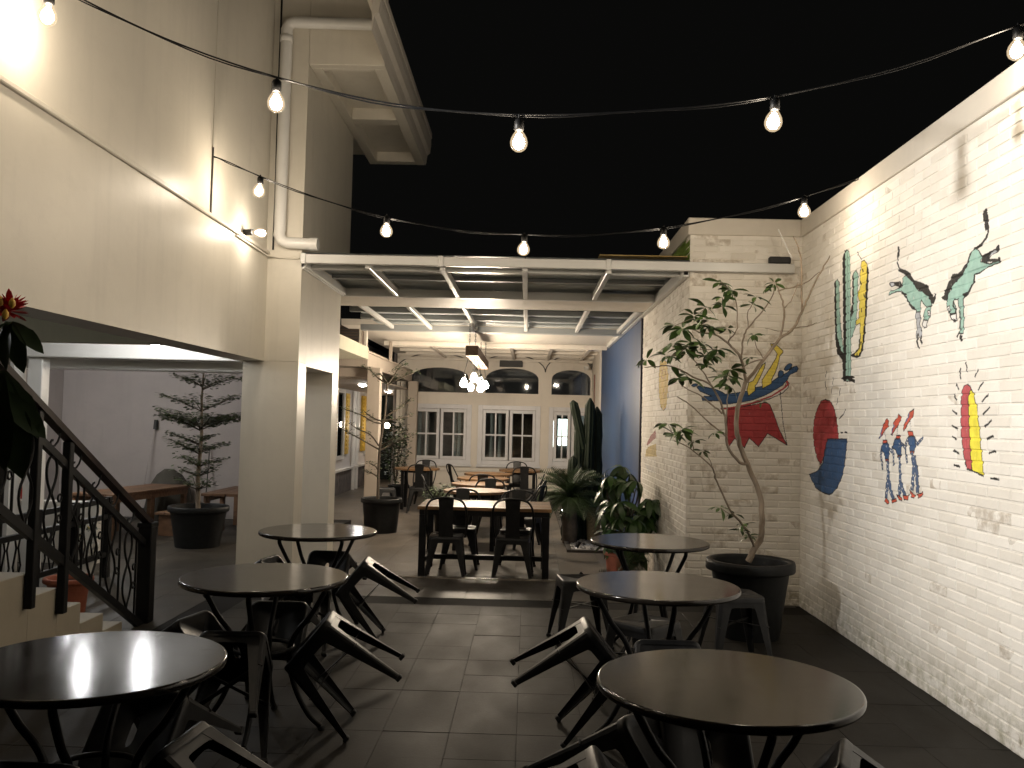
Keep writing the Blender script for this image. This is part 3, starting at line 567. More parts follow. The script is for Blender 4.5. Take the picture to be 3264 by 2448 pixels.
('L','l',(0.1,0.12,0.22),[(10109,1166),(9993,1080),(9854,1019)],4.3),
('L','l',(0.1,0.12,0.22),[(9984,1167),(9880,1080),(9781,1020)],4.3),
('L','l',(0.1,0.12,0.22),[(9863,1168),(9770,1080),(9709,1022)],4.3),
('L','l',(0.1,0.12,0.22),[(9745,1169),(9663,1081),(9638,1024)],4.3),
('L','l',(0.1,0.12,0.22),[(9629,1171),(9558,1081),(9569,1025)],4.3),
]
TREE_BR=[([(1.663,6.6,0.55),(1.701,6.6,0.641),(1.753,6.6,0.735),(1.758,6.6,0.893),(1.735,6.6,1.064),(1.661,6.58,1.224),(1.574,6.55,1.416),(1.538,6.52,1.573),(1.549,6.5,1.719),(1.602,6.5,1.877)],0.024,0.015),([(1.602,6.5,1.877),(1.735,6.52,2.049),(1.876,6.6,2.216),(2.005,6.7,2.305),(2.101,6.8,2.454),(2.16,6.85,2.562),(2.273,6.95,2.753),(2.348,7.0,2.864),(2.395,7.05,2.937)],0.014,0.004),([(2.101,6.8,2.454),(2.126,6.9,2.618),(2.15,7.0,2.86),(2.159,7.1,3.006),(2.132,7.15,3.108)],0.009,0.004),([(1.876,6.6,2.216),(1.907,6.6,2.379),(1.899,6.62,2.5),(1.876,6.65,2.585),(1.857,6.65,2.647)],0.009,0.004),([(1.876,6.65,2.585),(2.034,6.8,2.638),(2.202,6.95,2.719),(2.337,7.1,2.818)],0.006,0.003),([(1.907,6.62,2.441),(1.982,6.7,2.513),(2.07,6.8,2.675)],0.005,0.003),([(2.005,6.7,2.305),(2.134,6.8,2.335),(2.251,6.9,2.378)],0.005,0.002),([(2.006,6.7,2.285),(1.861,6.6,2.272),(1.74,6.5,2.28)],0.004,0.002),([(1.602,6.5,1.877),(1.57,6.45,1.985),(1.521,6.4,2.072),(1.452,6.38,2.14),(1.374,6.35,2.19),(1.285,6.3,2.21),(1.21,6.25,2.21),(1.131,6.2,2.248)],0.012,0.004),([(1.456,6.38,2.137),(1.444,6.36,2.17),(1.486,6.3,2.255),(1.472,6.3,2.447),(1.46,6.3,2.492)],0.006,0.003),([(1.544,6.42,2.04),(1.552,6.42,2.109),(1.556,6.4,2.199),(1.591,6.4,2.273),(1.689,6.4,2.396),(1.761,6.4,2.506),(1.772,6.4,2.571)],0.008,0.003),([(1.591,6.4,2.273),(1.571,6.35,2.365),(1.608,6.35,2.445),(1.619,6.35,2.48)],0.004,0.002),([(1.735,6.52,2.049),(1.66,6.45,2.148),(1.628,6.4,2.2)],0.004,0.002),([(1.735,6.52,2.049),(1.627,6.45,2.021),(1.513,6.4,1.946)],0.007,0.003),([(1.63,6.56,1.271),(1.564,6.5,1.288),(1.459,6.45,1.416),(1.437,6.4,1.553),(1.404,6.38,1.686),(1.306,6.3,1.835),(1.17,6.25,1.892),(0.992,6.2,1.965),(0.908,6.15,1.955),(0.805,6.1,1.941)],0.012,0.003),([(1.404,6.38,1.643),(1.314,6.3,1.7),(1.198,6.2,1.766),(1.065,6.15,1.823)],0.007,0.003),([(1.452,6.42,1.471),(1.31,6.3,1.559),(1.138,6.2,1.694),(1.032,6.1,1.742)],0.006,0.003),([(1.306,6.3,1.835),(1.234,6.25,1.931),(1.168,6.2,2.004),(1.112,6.2,2.07)],0.006,0.003),([(1.437,6.4,1.553),(1.421,6.3,1.703),(1.415,6.25,1.813)],0.005,0.003),([(1.695,6.58,0.669),(1.621,6.5,0.792),(1.468,6.35,0.95),(1.33,6.2,1.162),(1.281,6.1,1.256),(1.131,6.0,1.377),(0.984,5.9,1.444)],0.01,0.003),([(1.131,6.0,1.377),(1.108,5.95,1.456),(1.108,5.9,1.52)],0.004,0.002),([(1.33,6.2,1.162),(1.267,6.1,1.306),(1.203,6.05,1.371)],0.004,0.002)]
TREE_CL=[((1.446,6.3,2.526),1.0,3),((1.63,6.35,2.487),0.9,2),((1.378,6.3,2.411),0.8,2),((1.154,6.2,2.326),1.1,3),((1.212,6.22,2.263),1,2),((1.068,6.15,2.219),1,2),((1.263,6.25,2.249),0.9,2),((1.416,6.3,2.249),0.6,1),((1.628,6.4,2.219),0.75,1),((1.004,6.15,2.11),1,2),((1.102,6.18,2.07),0.9,2),((1.206,6.22,2.107),1.1,3),((1.242,6.24,2.042),1,2),((1.26,6.26,1.977),0.8,1),((0.817,6.1,1.998),0.9,1),((0.954,6.12,2.029),0.9,2),((1.047,6.15,1.877),1,2),((1.414,6.25,1.891),1.15,3),((1.424,6.25,1.835),0.9,1),((0.983,5.9,1.486),1.0,3),((1.055,5.95,1.497),0.8,1),((1.135,5.98,1.446),0.7,1),((1.348,6.35,1.501),0.55,1),((1.2,6.05,1.377),0.5,1),((1.615,6.45,2.055),0.7,1),((1.771,6.4,2.598),0.7,1),((1.728,6.4,2.563),0.5,1),((1.497,6.35,0.919),0.8,2),((1.573,6.42,0.842),0.7,1),((1.633,6.5,0.747),0.7,1),((1.563,6.45,0.797),0.6,1),((1.697,6.4,1.734),0.6,1)]
TIERS=[(1.956,-0.34,0.49,1.1),(1.697,-0.44,0.49,0.9),(1.525,-0.63,0.61,1.6),(1.482,-0.54,0.51,1.2),(1.281,-0.39,0.15,0.7),(1.174,-0.42,0.35,1.1),(1.006,-0.28,0.29,0.8),(0.881,-0.26,0.28,0.6),(0.72,-0.25,0.24,0.6)]
SHRUB_BR=[([(-2.147,12.76,0.376),(-2.148,12.76,0.534),(-2.145,12.76,1.043),(-2.109,12.76,1.372),(-2.083,12.76,1.564),(-2.068,12.76,1.834),(-2.056,12.76,2.054)],0.026,0.012),([(-2.176,12.88,1.088),(-2.421,12.76,1.232),(-2.607,12.76,1.328),(-2.714,12.52,1.418)],0.013,0.005),([(-2.178,12.88,1.144),(-2.286,12.76,1.304),(-2.471,12.76,1.377),(-2.517,12.52,1.449)],0.013,0.005),([(-2.118,12.88,1.467),(-2.245,12.76,1.487),(-2.432,12.76,1.588),(-2.664,12.76,1.66)],0.013,0.005),([(-2.079,12.64,1.491),(-2.27,12.76,1.555),(-2.41,12.88,1.644)],0.013,0.005),([(-2.112,12.64,1.084),(-1.916,12.76,1.199),(-1.719,12.64,1.274),(-1.646,12.76,1.319)],0.013,0.005),([(-2.154,12.88,1.121),(-1.963,12.76,1.243),(-1.784,12.76,1.375)],0.013,0.005),([(-2.083,12.76,1.564),(-1.921,12.76,1.664),(-1.812,12.88,1.751),(-1.707,12.76,1.851)],0.013,0.005),([(-2.1,12.76,1.513),(-1.881,12.76,1.541),(-1.692,12.88,1.606)],0.013,0.005),([(-2.037,12.64,2.04),(-2.196,12.76,2.128),(-2.293,12.64,2.234),(-2.399,12.52,2.278)],0.013,0.005),([(-2.037,12.64,2.049),(-2.152,12.76,2.175),(-2.222,12.64,2.167)],0.013,0.005),([(-2.052,12.76,2.045),(-1.968,12.76,2.157),(-1.902,12.76,2.273),(-1.808,12.76,2.344)],0.013,0.005),([(-2.071,12.88,2.04),(-1.875,12.76,2.136),(-1.662,12.76,2.228)],0.013,0.005),([(-2.153,12.76,0.693),(-2.246,12.76,0.745),(-2.36,12.88,0.763)],0.013,0.005),([(-2.151,12.76,0.784),(-2.203,12.76,0.851),(-2.303,12.88,0.874)],0.013,0.005)]

# ================================================================= BRICK WALLS
XR, YR, XL = 2.397, 7.765, 1.403
BL, BP = .2205, .0605
Z0T = -.13                                                            # the terrace under the awning lies one step lower
def paint_image(name, key, u0, u1, z0, z1, px=.0035):
    """the painted mural of one wall, rasterised from its outlines (paint only, no light)"""
    W, Hh = int((u1 - u0) / px), int((z1 - z0) / px)
    img = np.zeros((Hh, W, 4), np.float32); img[..., :3] = .5
    def fill(pts, c):
        p = np.array(pts, float); p = (p - [u0, z0]) / px
        x0, y0 = np.maximum(np.floor(p.min(0)).astype(int) - 1, 0); x1 = min(int(p[:, 0].max()) + 2, W); y1 = min(int(p[:, 1].max()) + 2, Hh)
        if x1 <= x0 or y1 <= y0: return
        X, Y = np.meshgrid(np.arange(x0, x1) + .5, np.arange(y0, y1) + .5); ins = np.zeros(X.shape, bool)
        for (ax, ay), (bx, by) in zip(p, np.roll(p, -1, 0)):
            if ay == by: continue
            ins ^= ((ay > Y) != (by > Y)) & (X < (bx - ax) * (Y - ay) / (by - ay) + ax)
        sub = img[y0:y1, x0:x1]; sub[ins, :3] = c; sub[ins, 3] = 1
    rr = random.Random(5)
    def stroke(pts, wd, c):
        for a, b in zip(pts[:-1], pts[1:]):
            d = Vector((b[0] - a[0], b[1] - a[1])); L = max(d.length, 1e-5); nn = Vector((-d.y, d.x)) / L * wd / 2; e = d / L * wd * .3
            w = [rr.uniform(.8, 1.2) for _ in range(4)]
            fill([(a[0] - e.x + nn.x * w[0], a[1] - e.y + nn.y * w[0]), (b[0] + e.x + nn.x * w[1], b[1] + e.y + nn.y * w[1]), (b[0] + e.x - nn.x * w[2], b[1] + e.y - nn.y * w[2]), (a[0] - e.x - nn.x * w[3], a[1] - e.y - nn.y * w[3])], c)
    for w, k, c, pts, wd in MURAL:
        if w != key: continue
        q = [(a / 1000, b / 1000) for a, b in pts]; wd = max(wd / 1000, 0)
        if k == 'p':
            fill(q, c)
            if wd: stroke(q + [q[0]], max(wd * 1.6, .007), (.018, .016, .015))
        else: stroke(q, max(wd * 1.55, .006), c)
    im = bpy.data.images.new(name, W, Hh, alpha=True, float_buffer=True)
    im.colorspace_settings.name = 'Non-Color'
    im.pixels.foreach_set(img.ravel()); im.pack(); return im
def brick_mat(name, axis, img=None, ext=None, green=False, brown=.16):
    m, nt, b = newmat(name)
    p = nt.pos(); sp = nt.new('ShaderNodeSeparateXYZ'); nt.l.new(p, sp.inputs[0])
    u = sp.outputs['Y' if axis == 'y' else 'X']; z = sp.outputs['Z']
    row = nt.math('FLOOR', nt.math('DIVIDE', z, BP))
    off = nt.math('MULTIPLY', nt.math('MODULO', nt.math('ADD', row, 100.0), 2.0), BL / 2)
    col = nt.math('FLOOR', nt.math('DIVIDE', nt.math('ADD', u, off), BL))
    cx = nt.new('ShaderNodeCombineXYZ'); nt.l.new(row, cx.inputs[0]); nt.l.new(col, cx.inputs[1])
    wn = nt.new('ShaderNodeTexWhiteNoise', noise_dimensions='2D'); nt.l.new(cx.outputs[0], wn.inputs['Vector'])
    r = wn.outputs['Value']
    blot = nt.noise(p, 1.1, 4, .6); fine = nt.noise(p, 17, 5, .65); mid = nt.noise(p, 5.5, 4, .6)
    base = nt.mix(r, (.70, .66, .59), (.80, .765, .70))
    base = nt.mix(nt.math('MULTIPLY', nt.ramp(mid, .45, .75), .25), base, (.56, .51, .44))
    # bricks whose white wash has worn to brown, more of them in worn patches of the wall
    thr = nt.math('ADD', 1.02 - brown, nt.math('MULTIPLY', nt.math('SUBTRACT', .52, blot), 1.1))
    worn = nt.math('MULTIPLY', nt.math('GREATER_THAN', r, thr), nt.ramp(fine, .36, .62))
    base = nt.mix(nt.math('MULTIPLY', worn, .66), base, (.33, .265, .19))
    # damp and moss along the foot
    foot = nt.math('MULTIPLY', nt.math('SUBTRACT', 1.0, nt.ramp(z, .02, .34)), nt.ramp(fine, .42, .7))
    base = nt.mix(nt.math('MULTIPLY', foot, .75), base, (.22, .21, .11))
    speck = nt.ramp(nt.noise(p, 60, 3, .7), .66, .74)
    base = nt.mix(nt.math('MULTIPLY', nt.math('MULTIPLY', speck, nt.math('SUBTRACT', 1.0, nt.ramp(z, .2, 1.3))), .6), base, (.09, .08, .06))
    if img:
        u0, u1, z0, z1 = ext; cv = nt.new('ShaderNodeCombineXYZ')
        nt.l.new(nt.math('DIVIDE', nt.math('SUBTRACT', u, u0), u1 - u0), cv.inputs[0]); nt.l.new(nt.math('DIVIDE', nt.math('SUBTRACT', z, z0), z1 - z0), cv.inputs[1])
        # slightly wandering brush edge
        wv = nt.new('ShaderNodeVectorMath', operation='ADD'); nt.l.new(cv.outputs[0], wv.inputs[0])
        nz = nt.new('ShaderNodeTexNoise'); nz.inputs['Scale'].default_value = 28; nt.l.new(p, nz.inputs['Vector'])
        nt.l.new(nt.scale(nz.outputs[1], (.0022, .0032, 0)), wv.inputs[1])
        ti = nt.new('ShaderNodeTexImage'); ti.image = img; ti.extension = 'CLIP'; nt.l.new(wv.outputs[0], ti.inputs[0])
        var = nt.mix(nt.ramp(nt.math('ADD', nt.math('MULTIPLY', fine, .6), nt.math('MULTIPLY', mid, .4)), .3, .7), (.72, .72, .72), (1.2, 1.2, 1.2))
        base = nt.mix(nt.math('MULTIPLY', ti.outputs['Alpha'], nt.ramp(fine, .17, .36)), base, nt.mix(1.0, ti.outputs['Color'], var, 'MULTIPLY'))
    if green:
        base = nt.mix(nt.math('GREATER_THAN', z, 3.0), base, nt.mix(r, (.09, .15, .02), (.17, .25, .05)))
    nt.put(b.inputs['Base Color'], base); b.inputs['Roughness'].default_value = .62; b.inputs['Specular IOR Level'].default_value = .35
    bn = nt.new('ShaderNodeBump'); bn.inputs['Strength'].default_value = .55; bn.inputs['Distance'].default_value = .006
    nt.put(bn.inputs['Height'], nt.math('ADD', nt.noise(p, 22, 5, .7), nt.math('MULTIPLY', nt.noise(p, 120, 3), .35))); nt.l.new(bn.outputs[0], b.inputs['Normal'])
    return m
def brick_geo(L, h, rng):
    """one brick, centre of its front at the origin, facing -y"""
    a, c, e = L / 2, h / 2, .0065
    j = lambda s: rng.uniform(-s, s)
    t = j(.0012)
    v = [(-a, .012, -c), (a, .012, -c), (a, .012, c), (-a, .012, c)]
    v += [(-a + j(.001), .0045, -c + j(.001)), (a + j(.001), .0045, -c + j(.001)), (a + j(.001), .0045, c + j(.001)), (-a + j(.001), .0045, c + j(.001))]
    v += [(-a + e + j(.002), -t + j(.0009), -c + e * .8), (0, j(.0012), -c + e * .6), (a - e + j(.002), t + j(.0009), -c + e * .8), (a - e + j(.002), t + j(.0009), c - e * .8), (0, j(.0012), c - e * .6), (-a + e + j(.002), -t + j(.0009), c - e * .8)]
    f = [(8, 9, 12, 13), (9, 10, 11, 12), (4, 5, 10, 9, 8), (6, 7, 13, 12, 11), (5, 6, 11, 10), (7, 4, 8, 13), (0, 1, 5, 4), (1, 2, 6, 5), (2, 3, 7, 6), (3, 0, 4, 7)]
    return v, f
def brick_wall(label, axis, face, u0, u1, ztop, m, limit, key, zbot=0.0, mortar=None):
    base = (face, (u0 + u1) / 2, zbot) if axis == 'y' else ((u0 + u1) / 2, face, zbot)
    w = thing('brick_wall', label, 'wall', base)
    g = .0045
    if axis == 'y': box('wall_core', face + g, face + .22, u0, u1, zbot - .2, ztop, m, w)
    else: box('wall_core', u0 + .004, u1 - .004, face + g, face + .22, zbot - .2, ztop, m, w)
    rot = -PI / 2 if axis == 'y' else 0.0
    rng = random.Random(11); cache = {}; todo = []
    for r in range(int(math.floor(zbot / BP + .5)), int(ztop / BP)):
        off = (r % 2) * BL / 2
        c = math.floor((u0 + off) / BL)
        while c * BL - off < u1:
            a, b = max(c * BL - off, u0), min((c + 1) * BL - off, u1); c += 1
            if b - a < .035: continue
            todo.append(((a + b) / 2, round(b - a - .0085, 3), (r + .5) * BP))
    todo.sort(key=key)
    rest = MB(); vis = 0
    for u, L, z in todo:
        loc = (face, u, z) if axis == 'y' else (u, face, z)
        k = (L, rng.randrange(5))
        if vis < limit and key((u, L, z))[0] < 900:
            if k not in cache:
                v, f = brick_geo(L, BP - .0085, rng); q = MB(); q.add(v, f); cache[k] = q.mesh('brick', m)
            place('brick', cache[k], w, (loc[0] + (rng.uniform(-.0012, .0008) if axis == 'y' else 0), loc[1] + (rng.uniform(-.0012, .0008) if axis == 'x' else 0), loc[2]), (rng.uniform(-.006, .006), 0, rot)); vis += 1
        else:
            v, f = brick_geo(L, BP - .0085, rng); rest.add(v, f, M=Matrix.Translation(loc) @ Matrix.Rotation(rot, 4, 'Z'))
    if rest.v: build('brick_mass', rest, m, w, kind='stuff')
    return w
im_r = paint_image('mural_paint', 'R', 3.9, YR, .25, 3.2); im_t = paint_image('mural_paint_return', 'T', XL, XR, .9, 2.6); im_l = paint_image('mural_paint_recess', 'L', 8.0, 10.9, .3, 2.6)
MB_R = brick_mat('whitewashed_brick', 'y', im_r, (3.9, YR, .25, 3.2), brown=.055)
MB_T = brick_mat('whitewashed_brick_return', 'x', im_t, (XL, XR, .9, 2.6), brown=.27)
MB_L = brick_mat('whitewashed_brick_recess', 'y', im_l, (8.0, 10.9, .3, 2.6), green=True, brown=.12)
w1 = brick_wall('long whitewashed brick wall with painted cactus, donkeys, sausage and thin figures', 'y', XR, 2.2, YR + .1, 3.238, MB_R, 300, lambda t: ((t[0] if t[0] > 4.12 else 999 - t[0]), t[2]))
w2 = brick_wall('narrow whitewashed brick wall facing the tables, painted with diving yellow legs and red cloth', 'x', YR, XL, XR + .008, 3.238, MB_T, 300, lambda t: (t[0], t[2]))
w3 = brick_wall('whitewashed brick wall under the awning edge with faded yellow oval face', 'y', XL, YR + .012, 10.87, 3.238, MB_L, 300, lambda t: (t[0], t[2]), zbot=0.0)
# coping
box('coping', XR - .018, XR + .25, 2.2, YR + .02, 3.239, 3.392, M_CAP, w1, .006)
build('coping', MB().box(XL - .018, XR - .019, YR - .018, YR + .25, 3.239, 3.391, .006), M_CAP, w2)
box('coping', XL - .018, XL + .25, YR + .251, 10.9, 3.239, 3.393, M_CAP, w3, .006)
# small flat steel bracket and clip on the wall
bw = thing('blue_wall', 'smooth deep blue rendered wall behind the cactus', 'wall', (XL, 14, Z0T))
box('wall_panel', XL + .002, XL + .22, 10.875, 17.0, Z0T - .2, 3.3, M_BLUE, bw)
box('edge_trim', XL - .022, XL + .03, 10.872, 10.93, Z0T - .05, 3.0, mat('navy_trim', (.012, .012, .03), .5), bw)
pw = thing('white_pilaster', 'narrow cream wall strip between blue wall and arched windows', 'wall', (XL, 18, Z0T))
box('wall_panel', XL - .03, XL + .22, 17.001, 19.3, Z0T - .2, 3.3, M_CREAM2, pw)
build('rust_streak', MB().tube([(XL - .034, 18.2 + .02 * math.sin(i * 1.7), 2.55 - i * .09) for i in range(10)], .016, 5), mat('rust_rope', (.18, .07, .05), .9), pw)

# ================================================================= GROUND
def floor_mat(name, a, b_, rough, rv, scale, rnd=.28):
    m, nt, b = newmat(name)
    p = nt.pos(); n = nt.noise(nt.scale(p, (scale, scale * .55, 1)), 1.0, 6, .65); f = nt.noise(p, 55, 4, .7)
    c = nt.mix(nt.ramp(n, .32, .68), a, b_); c = nt.mix(nt.math('MULTIPLY', nt.ramp(f, .45, .75), .4), c, tuple(x * .55 for x in a))
    r = nt.new('ShaderNodeObjectInfo').outputs['Random']
    c = nt.mix(1.0, c, nt.mix(r, (1 - rnd,) * 3, (1 + rnd,) * 3), 'MULTIPLY')
    st = nt.noise(p, .9, 5, .65); c = nt.mix(nt.math('MULTIPLY', nt.ramp(st, .48, .66), .42), c, tuple(x * .5 for x in a))
    sp = nt.noise(p, 26, 2, .5); c = nt.mix(nt.math('MULTIPLY', nt.ramp(sp, .70, .76), .5), c, tuple(min(1, x * 1.9) for x in b_))
    nt.put(b.inputs['Base Color'], c)
    nt.put(b.inputs['Roughness'], nt.math('ADD', rough, nt.math('MULTIPLY', nt.ramp(n, .3, .7), rv)))
    b.inputs['Specular IOR Level'].default_value = .22
    bn = nt.new('ShaderNodeBump'); bn.inputs['Strength'].default_value = .25; bn.inputs['Distance'].default_value = .006
    nt.put(bn.inputs['Height'], nt.math('ADD', n, nt.math('MULTIPLY', f, .5))); nt.l.new(bn.outputs[0], b.inputs['Normal']); return m
M_T1 = floor_mat('grey_stone_tile', (.0095, .0082, .0062), (.0195, .0165, .0122), .56, .14, 3.0, .05)
M_T2 = floor_mat('mottled_slate', (.028, .0245, .021), (.07, .060, .050), .27, .25, 2.6, .15)
M_T3 = floor_mat('brown_slate_floor', (.085, .075, .064), (.18, .155, .13), .36, .2, 1.6, .1)
M_T4 = floor_mat('lamplit_room_tile', (.044, .039, .032), (.088, .076, .062), .42, .2, 1.6, .1)  # lighter copy of the floor tile; room lamplight is put into its colour
M_GROUT = mat('grout', (.008, .007, .0056), .85, spec=.2)
floor = build('floor', MB().box(-7.4, XR + .2, -1.0, 8.68, -.32, -.0026).box(-7.4, -2.63, 8.681, 13.3, -.32, -.0027), M_GROUT, kind='structure')
ter = build('terrace_floor', MB().box(-2.6, XL + .2, 8.682, 30, Z0T - .3, Z0T - .006).box(-9, -2.601, 13.2, 34, Z0T - .3, Z0T - .0065), M_GROUT, kind='structure')
rng = random.Random(2)
TW = .332
def tile_geo(sx, sy, h=.02, e=.0009):
    q = MB(); a, b = sx / 2 - .0008, sy / 2 - .0008
    q.add([(-a, -b, -h), (a, -b, -h), (a, b, -h), (-a, b, -h), (-a, -b, -e), (a, -b, -e), (a, b, -e), (-a, b, -e), (-a + e, -b + e, 0), (a - e, -b + e, 0), (a - e, b - e, 0), (-a + e, b - e, 0)],
          [(8, 9, 10, 11), (4, 5, 9, 8), (5, 6, 10, 9), (6, 7, 11, 10), (7, 4, 8, 11), (0, 1, 5, 4), (1, 2, 6, 5), (2, 3, 7, 6), (3, 0, 4, 7)]); return q
tm = tile_geo(TW, TW).mesh('tile', M_T1)
seen = []; far = MB()
for i in range(-22, 9):
    for j in range(0, 27):
        x, y = -.02 + i * TW + TW / 2, -.9 + j * TW + TW / 2
        if x < -2.5 and y > 5.6: continue
        if x > XR + .1: continue
        if y + TW / 2 > 7.66:
            continue
        if -2.5 < x and abs(x) < .60 * y + .3 and 2.2 < y: seen.append((y, x))
        else: far.add(*(lambda q: (q.v, q.f))(tile_geo(TW, TW)), M=Matrix.Translation((x, y, rng.uniform(-.0008, .0008))))
seen.sort()
for k, (y, x) in enumerate(seen):
    if k < 300: place('tile', tm, floor, (x, y, rng.uniform(-.0010, .0010)), (rng.uniform(-.0004, .0004), rng.uniform(-.0004, .0004), 0))
    else: far.add(*(lambda q: (q.v, q.f))(tile_geo(TW, TW)), M=Matrix.Translation((x, y, rng.uniform(-.0008, .0008))))
build('tile_field', far, M_T1, floor, kind='stuff')
rm_ = MB()
for i in range(-12, 14):
    for j in range(0, 13):
        x, y = -4.9 + i * .41, 6.0 + j * .6
        if x < -2.65 and y < 13.1: rm_.add(*(lambda q: (q.v, q.f))(tile_geo(.41, .6)), M=Matrix.Translation((x, y, rng.uniform(-.0008, .0008))))
build('room_tiles', rm_, M_T4, floor, kind='stuff')
# mottled strip along the edge of the step, and the pale nosing
band = MB(); ty = 7.66
for i in range(-13, 12):
    x = i * .41 + .1
    if -2.6 < x - .2 and x + .2 < XR: band.add(*(lambda q: (q.v, q.f))(tile_geo(.41, .50)), M=Matrix.Translation((x, 7.945, rng.uniform(-.001, .0006))))
    if -2.6 < x - .2 and x + .2 < XL: band.add(*(lambda q: (q.v, q.f))(tile_geo(.41, .41)), M=Matrix.Translation((x + .2, 8.40, rng.uniform(-.001, .0006))))
build('slate_band', band, M_T2, floor, kind='stuff')
box('step_nosing', -2.05, XL - .02, 8.615, 8.70, -.10, .006, mat('worn_nosing_tile', (.13, .115, .095), .22, var=.35, vs=9, rvar=.2), floor, .006)
t2 = MB()
for i in range(-14, 5):
    for j in range(0, 34):
        x, y = i * .5 + .15, 8.96 + j * .5
        if x > XL - .25 or (x < -2.35 and y < 13.3): continue
        t2.add(*(lambda q: (q.v, q.f))(tile_geo(.5, .5)), M=Matrix.Translation((x, y, Z0T + rng.uniform(-.0012, .0008))))
build('slate_tiles', t2, M_T3, ter, kind='stuff')
# ================================================================= THE CREAM BUILDING ON THE LEFT
XA, XC, YB = -2.363, -2.055, 7.78
cb = thing('cream_building', 'tall cream rendered building along the left with ledge and white downpipe', 'building', (-2.5, 6, 0))
def sect(name, x0, x1, y0, y1, z0, z1, m=M_CREAM, b=0.0): return box(name, x0, x1, y0, y1, z0, z1, m, cb, b)
sect('lower_wall', XA - .255, XA, .3, YB, 2.032, 2.985)
sect('upper_wall', XA - .255, XA - .018, .3, 6.381, 3.02, 7.0)
sect('upper_wall', XA - .255, XA - .013, 6.382, YB - .001, 3.02, 7.0)
sect('ledge', XA - .25, XA + .020, .3, YB - .003, 2.988, 3.019, M_CREAM, .006)
sect('corner_wall', -2.62, XC, YB, YB + .25, 2.033, 7.0)
sect('pillar', -2.553, XC, YB + .002, YB + .252, -.2, 2.031)
sect('side_wall', XC - .34, XC, YB + .251, 8.06, -.2, 2.005)
sect('side_wall', XC - .34, XC, 9.16, 9.44, -.2, 2.005)
sect('side_wall', XC - .34, XC, YB + .252, 9.44, 2.006, 3.02)
sect('side_wall', XC - .34, XC, YB + .252, 9.83, 3.021, 7.0)
sect('rear_return', -3.4, XC - .341, 9.45, 9.7, 2.9, 7.0)
# eave: coffered soffit box over the side wall
Ze, xo, YE = 4.73, -1.365, 10.88
def eave(x0, x1, y0, y1, z0, z1, n='eave', b=.004): return sect(n, x0, x1, y0, y1, z0, z1, M_CREAM, b)
eave(XC + .001, xo, YB + .003, YB + .10, Ze, 5.9, 'eave_front')
for a_, b_ in ((XC + .001, XC + .10), (xo - .11, xo)): eave(a_, b_, YB + .101, YE, Ze + .001, Ze + .35, 'soffit_rib')
for a_, b_ in ((YB + .101, YB + .16), (9.23, 9.40), (10.75, YE - .001)): eave(XC + .101, xo - .111, a_, b_, Ze + .002, Ze + .35, 'soffit_rib')
eave(XC + .001, xo, YB + .101, YE, Ze + .12, Ze + .40, 'soffit_panel', 0)
eave(XC - .34, XC, 9.84, YE, Ze + .12, Ze + .40, 'eave', 0)
gut = [(xo + .001, Ze + .015), (xo + .012, Ze + .05), (xo + .02, Ze + .14), (xo + .055, Ze + .17), (xo + .065, Ze + .27), (xo + .065, Ze + .36), (xo + .001, Ze + .36)]
build('gutter', MB().prism(gut, 7.1, YE + .06, 'y'), M_CREAM2, cb)
sect('roof_edge', xo - .08, xo + .07, 7.1, YE + .08, Ze + .361, Ze + .43, M_CREAM2)
# downpipe with its two elbows
pr = .052; xp, yp = -2.245, YB - .062
pp = [(-1.36, yp, 5.05), (-1.45, yp, 5.075), (-2.18, yp, 5.085), (-2.225, yp, 5.065), (xp, yp, 5.02), (xp, yp, 4.2), (xp, yp, 3.2), (xp - .005, yp, 3.16), (xp + .02, yp, 3.105), (xp + .07, yp, 3.085), (-1.90, yp, 3.075)]
dp = build('downpipe', MB().tube(pp, pr, 14), M_WHITE, cb)
for z in (4.93,): build('pipe_collar', MB().lathe([(pr + .001, -.03), (pr + .006, -.028), (pr + .006, .028), (pr + .001, .03)], (xp, yp, z), 14), M_WHITE, dp)
build('pipe_socket', MB().tube([(-1.97, yp, 3.0765), (-1.90, yp, 3.0765)], pr + .006, 14), M_WHITE, dp)
build('cable', MB().tube([(-2.315, YB - .012, 5.6), (-2.318, YB - .012, 4.4), (-2.312, YB - .012, 3.5), (-2.316, YB - .012, 3.03)], .009, 6), M_BLACK, cb)
build('cable', MB().tube([(XA - .008, 6.38, 3.03), (XA - .008, 6.38, 3.3), (XA - .009, 6.381, 3.52)], .006, 5), M_GREYM, cb)
build('conduit', MB().tube([(XA + .01, 6.9, 2.975), (XA + .012, 7.70, 2.968), (XA + .1, YB - .012, 2.96), (XC - .02, YB - .012, 2.955)], .009, 6), M_CREAM, cb)
# room behind the left-hand opening
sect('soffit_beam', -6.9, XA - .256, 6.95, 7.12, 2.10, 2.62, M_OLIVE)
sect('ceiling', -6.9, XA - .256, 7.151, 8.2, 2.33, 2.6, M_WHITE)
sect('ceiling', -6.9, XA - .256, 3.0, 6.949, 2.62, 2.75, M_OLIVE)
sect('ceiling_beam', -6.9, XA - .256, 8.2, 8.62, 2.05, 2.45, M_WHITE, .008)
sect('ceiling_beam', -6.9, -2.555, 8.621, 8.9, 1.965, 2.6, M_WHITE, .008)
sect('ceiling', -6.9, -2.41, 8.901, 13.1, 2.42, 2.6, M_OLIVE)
sect('room_wall', -7.2, -6.95, 3.0, 13.2, -.2, 2.9, M_ROOM)
sect('room_wall', -6.949, -3.0, 13.0, 13.2, -.2, 2.42, M_ROOM)
sect('room_wall', -3.2, -3.0, 11.2, 12.99, -.2, 2.42, M_ROOM)
sect('room_wall', -3.0, XC - .342, 9.5, 9.7, -.2, 2.42, M_ROOM)
sect('post', -4.79, -4.65, 8.30, 8.44, -.2, 2.049, M_WHITE, .006)
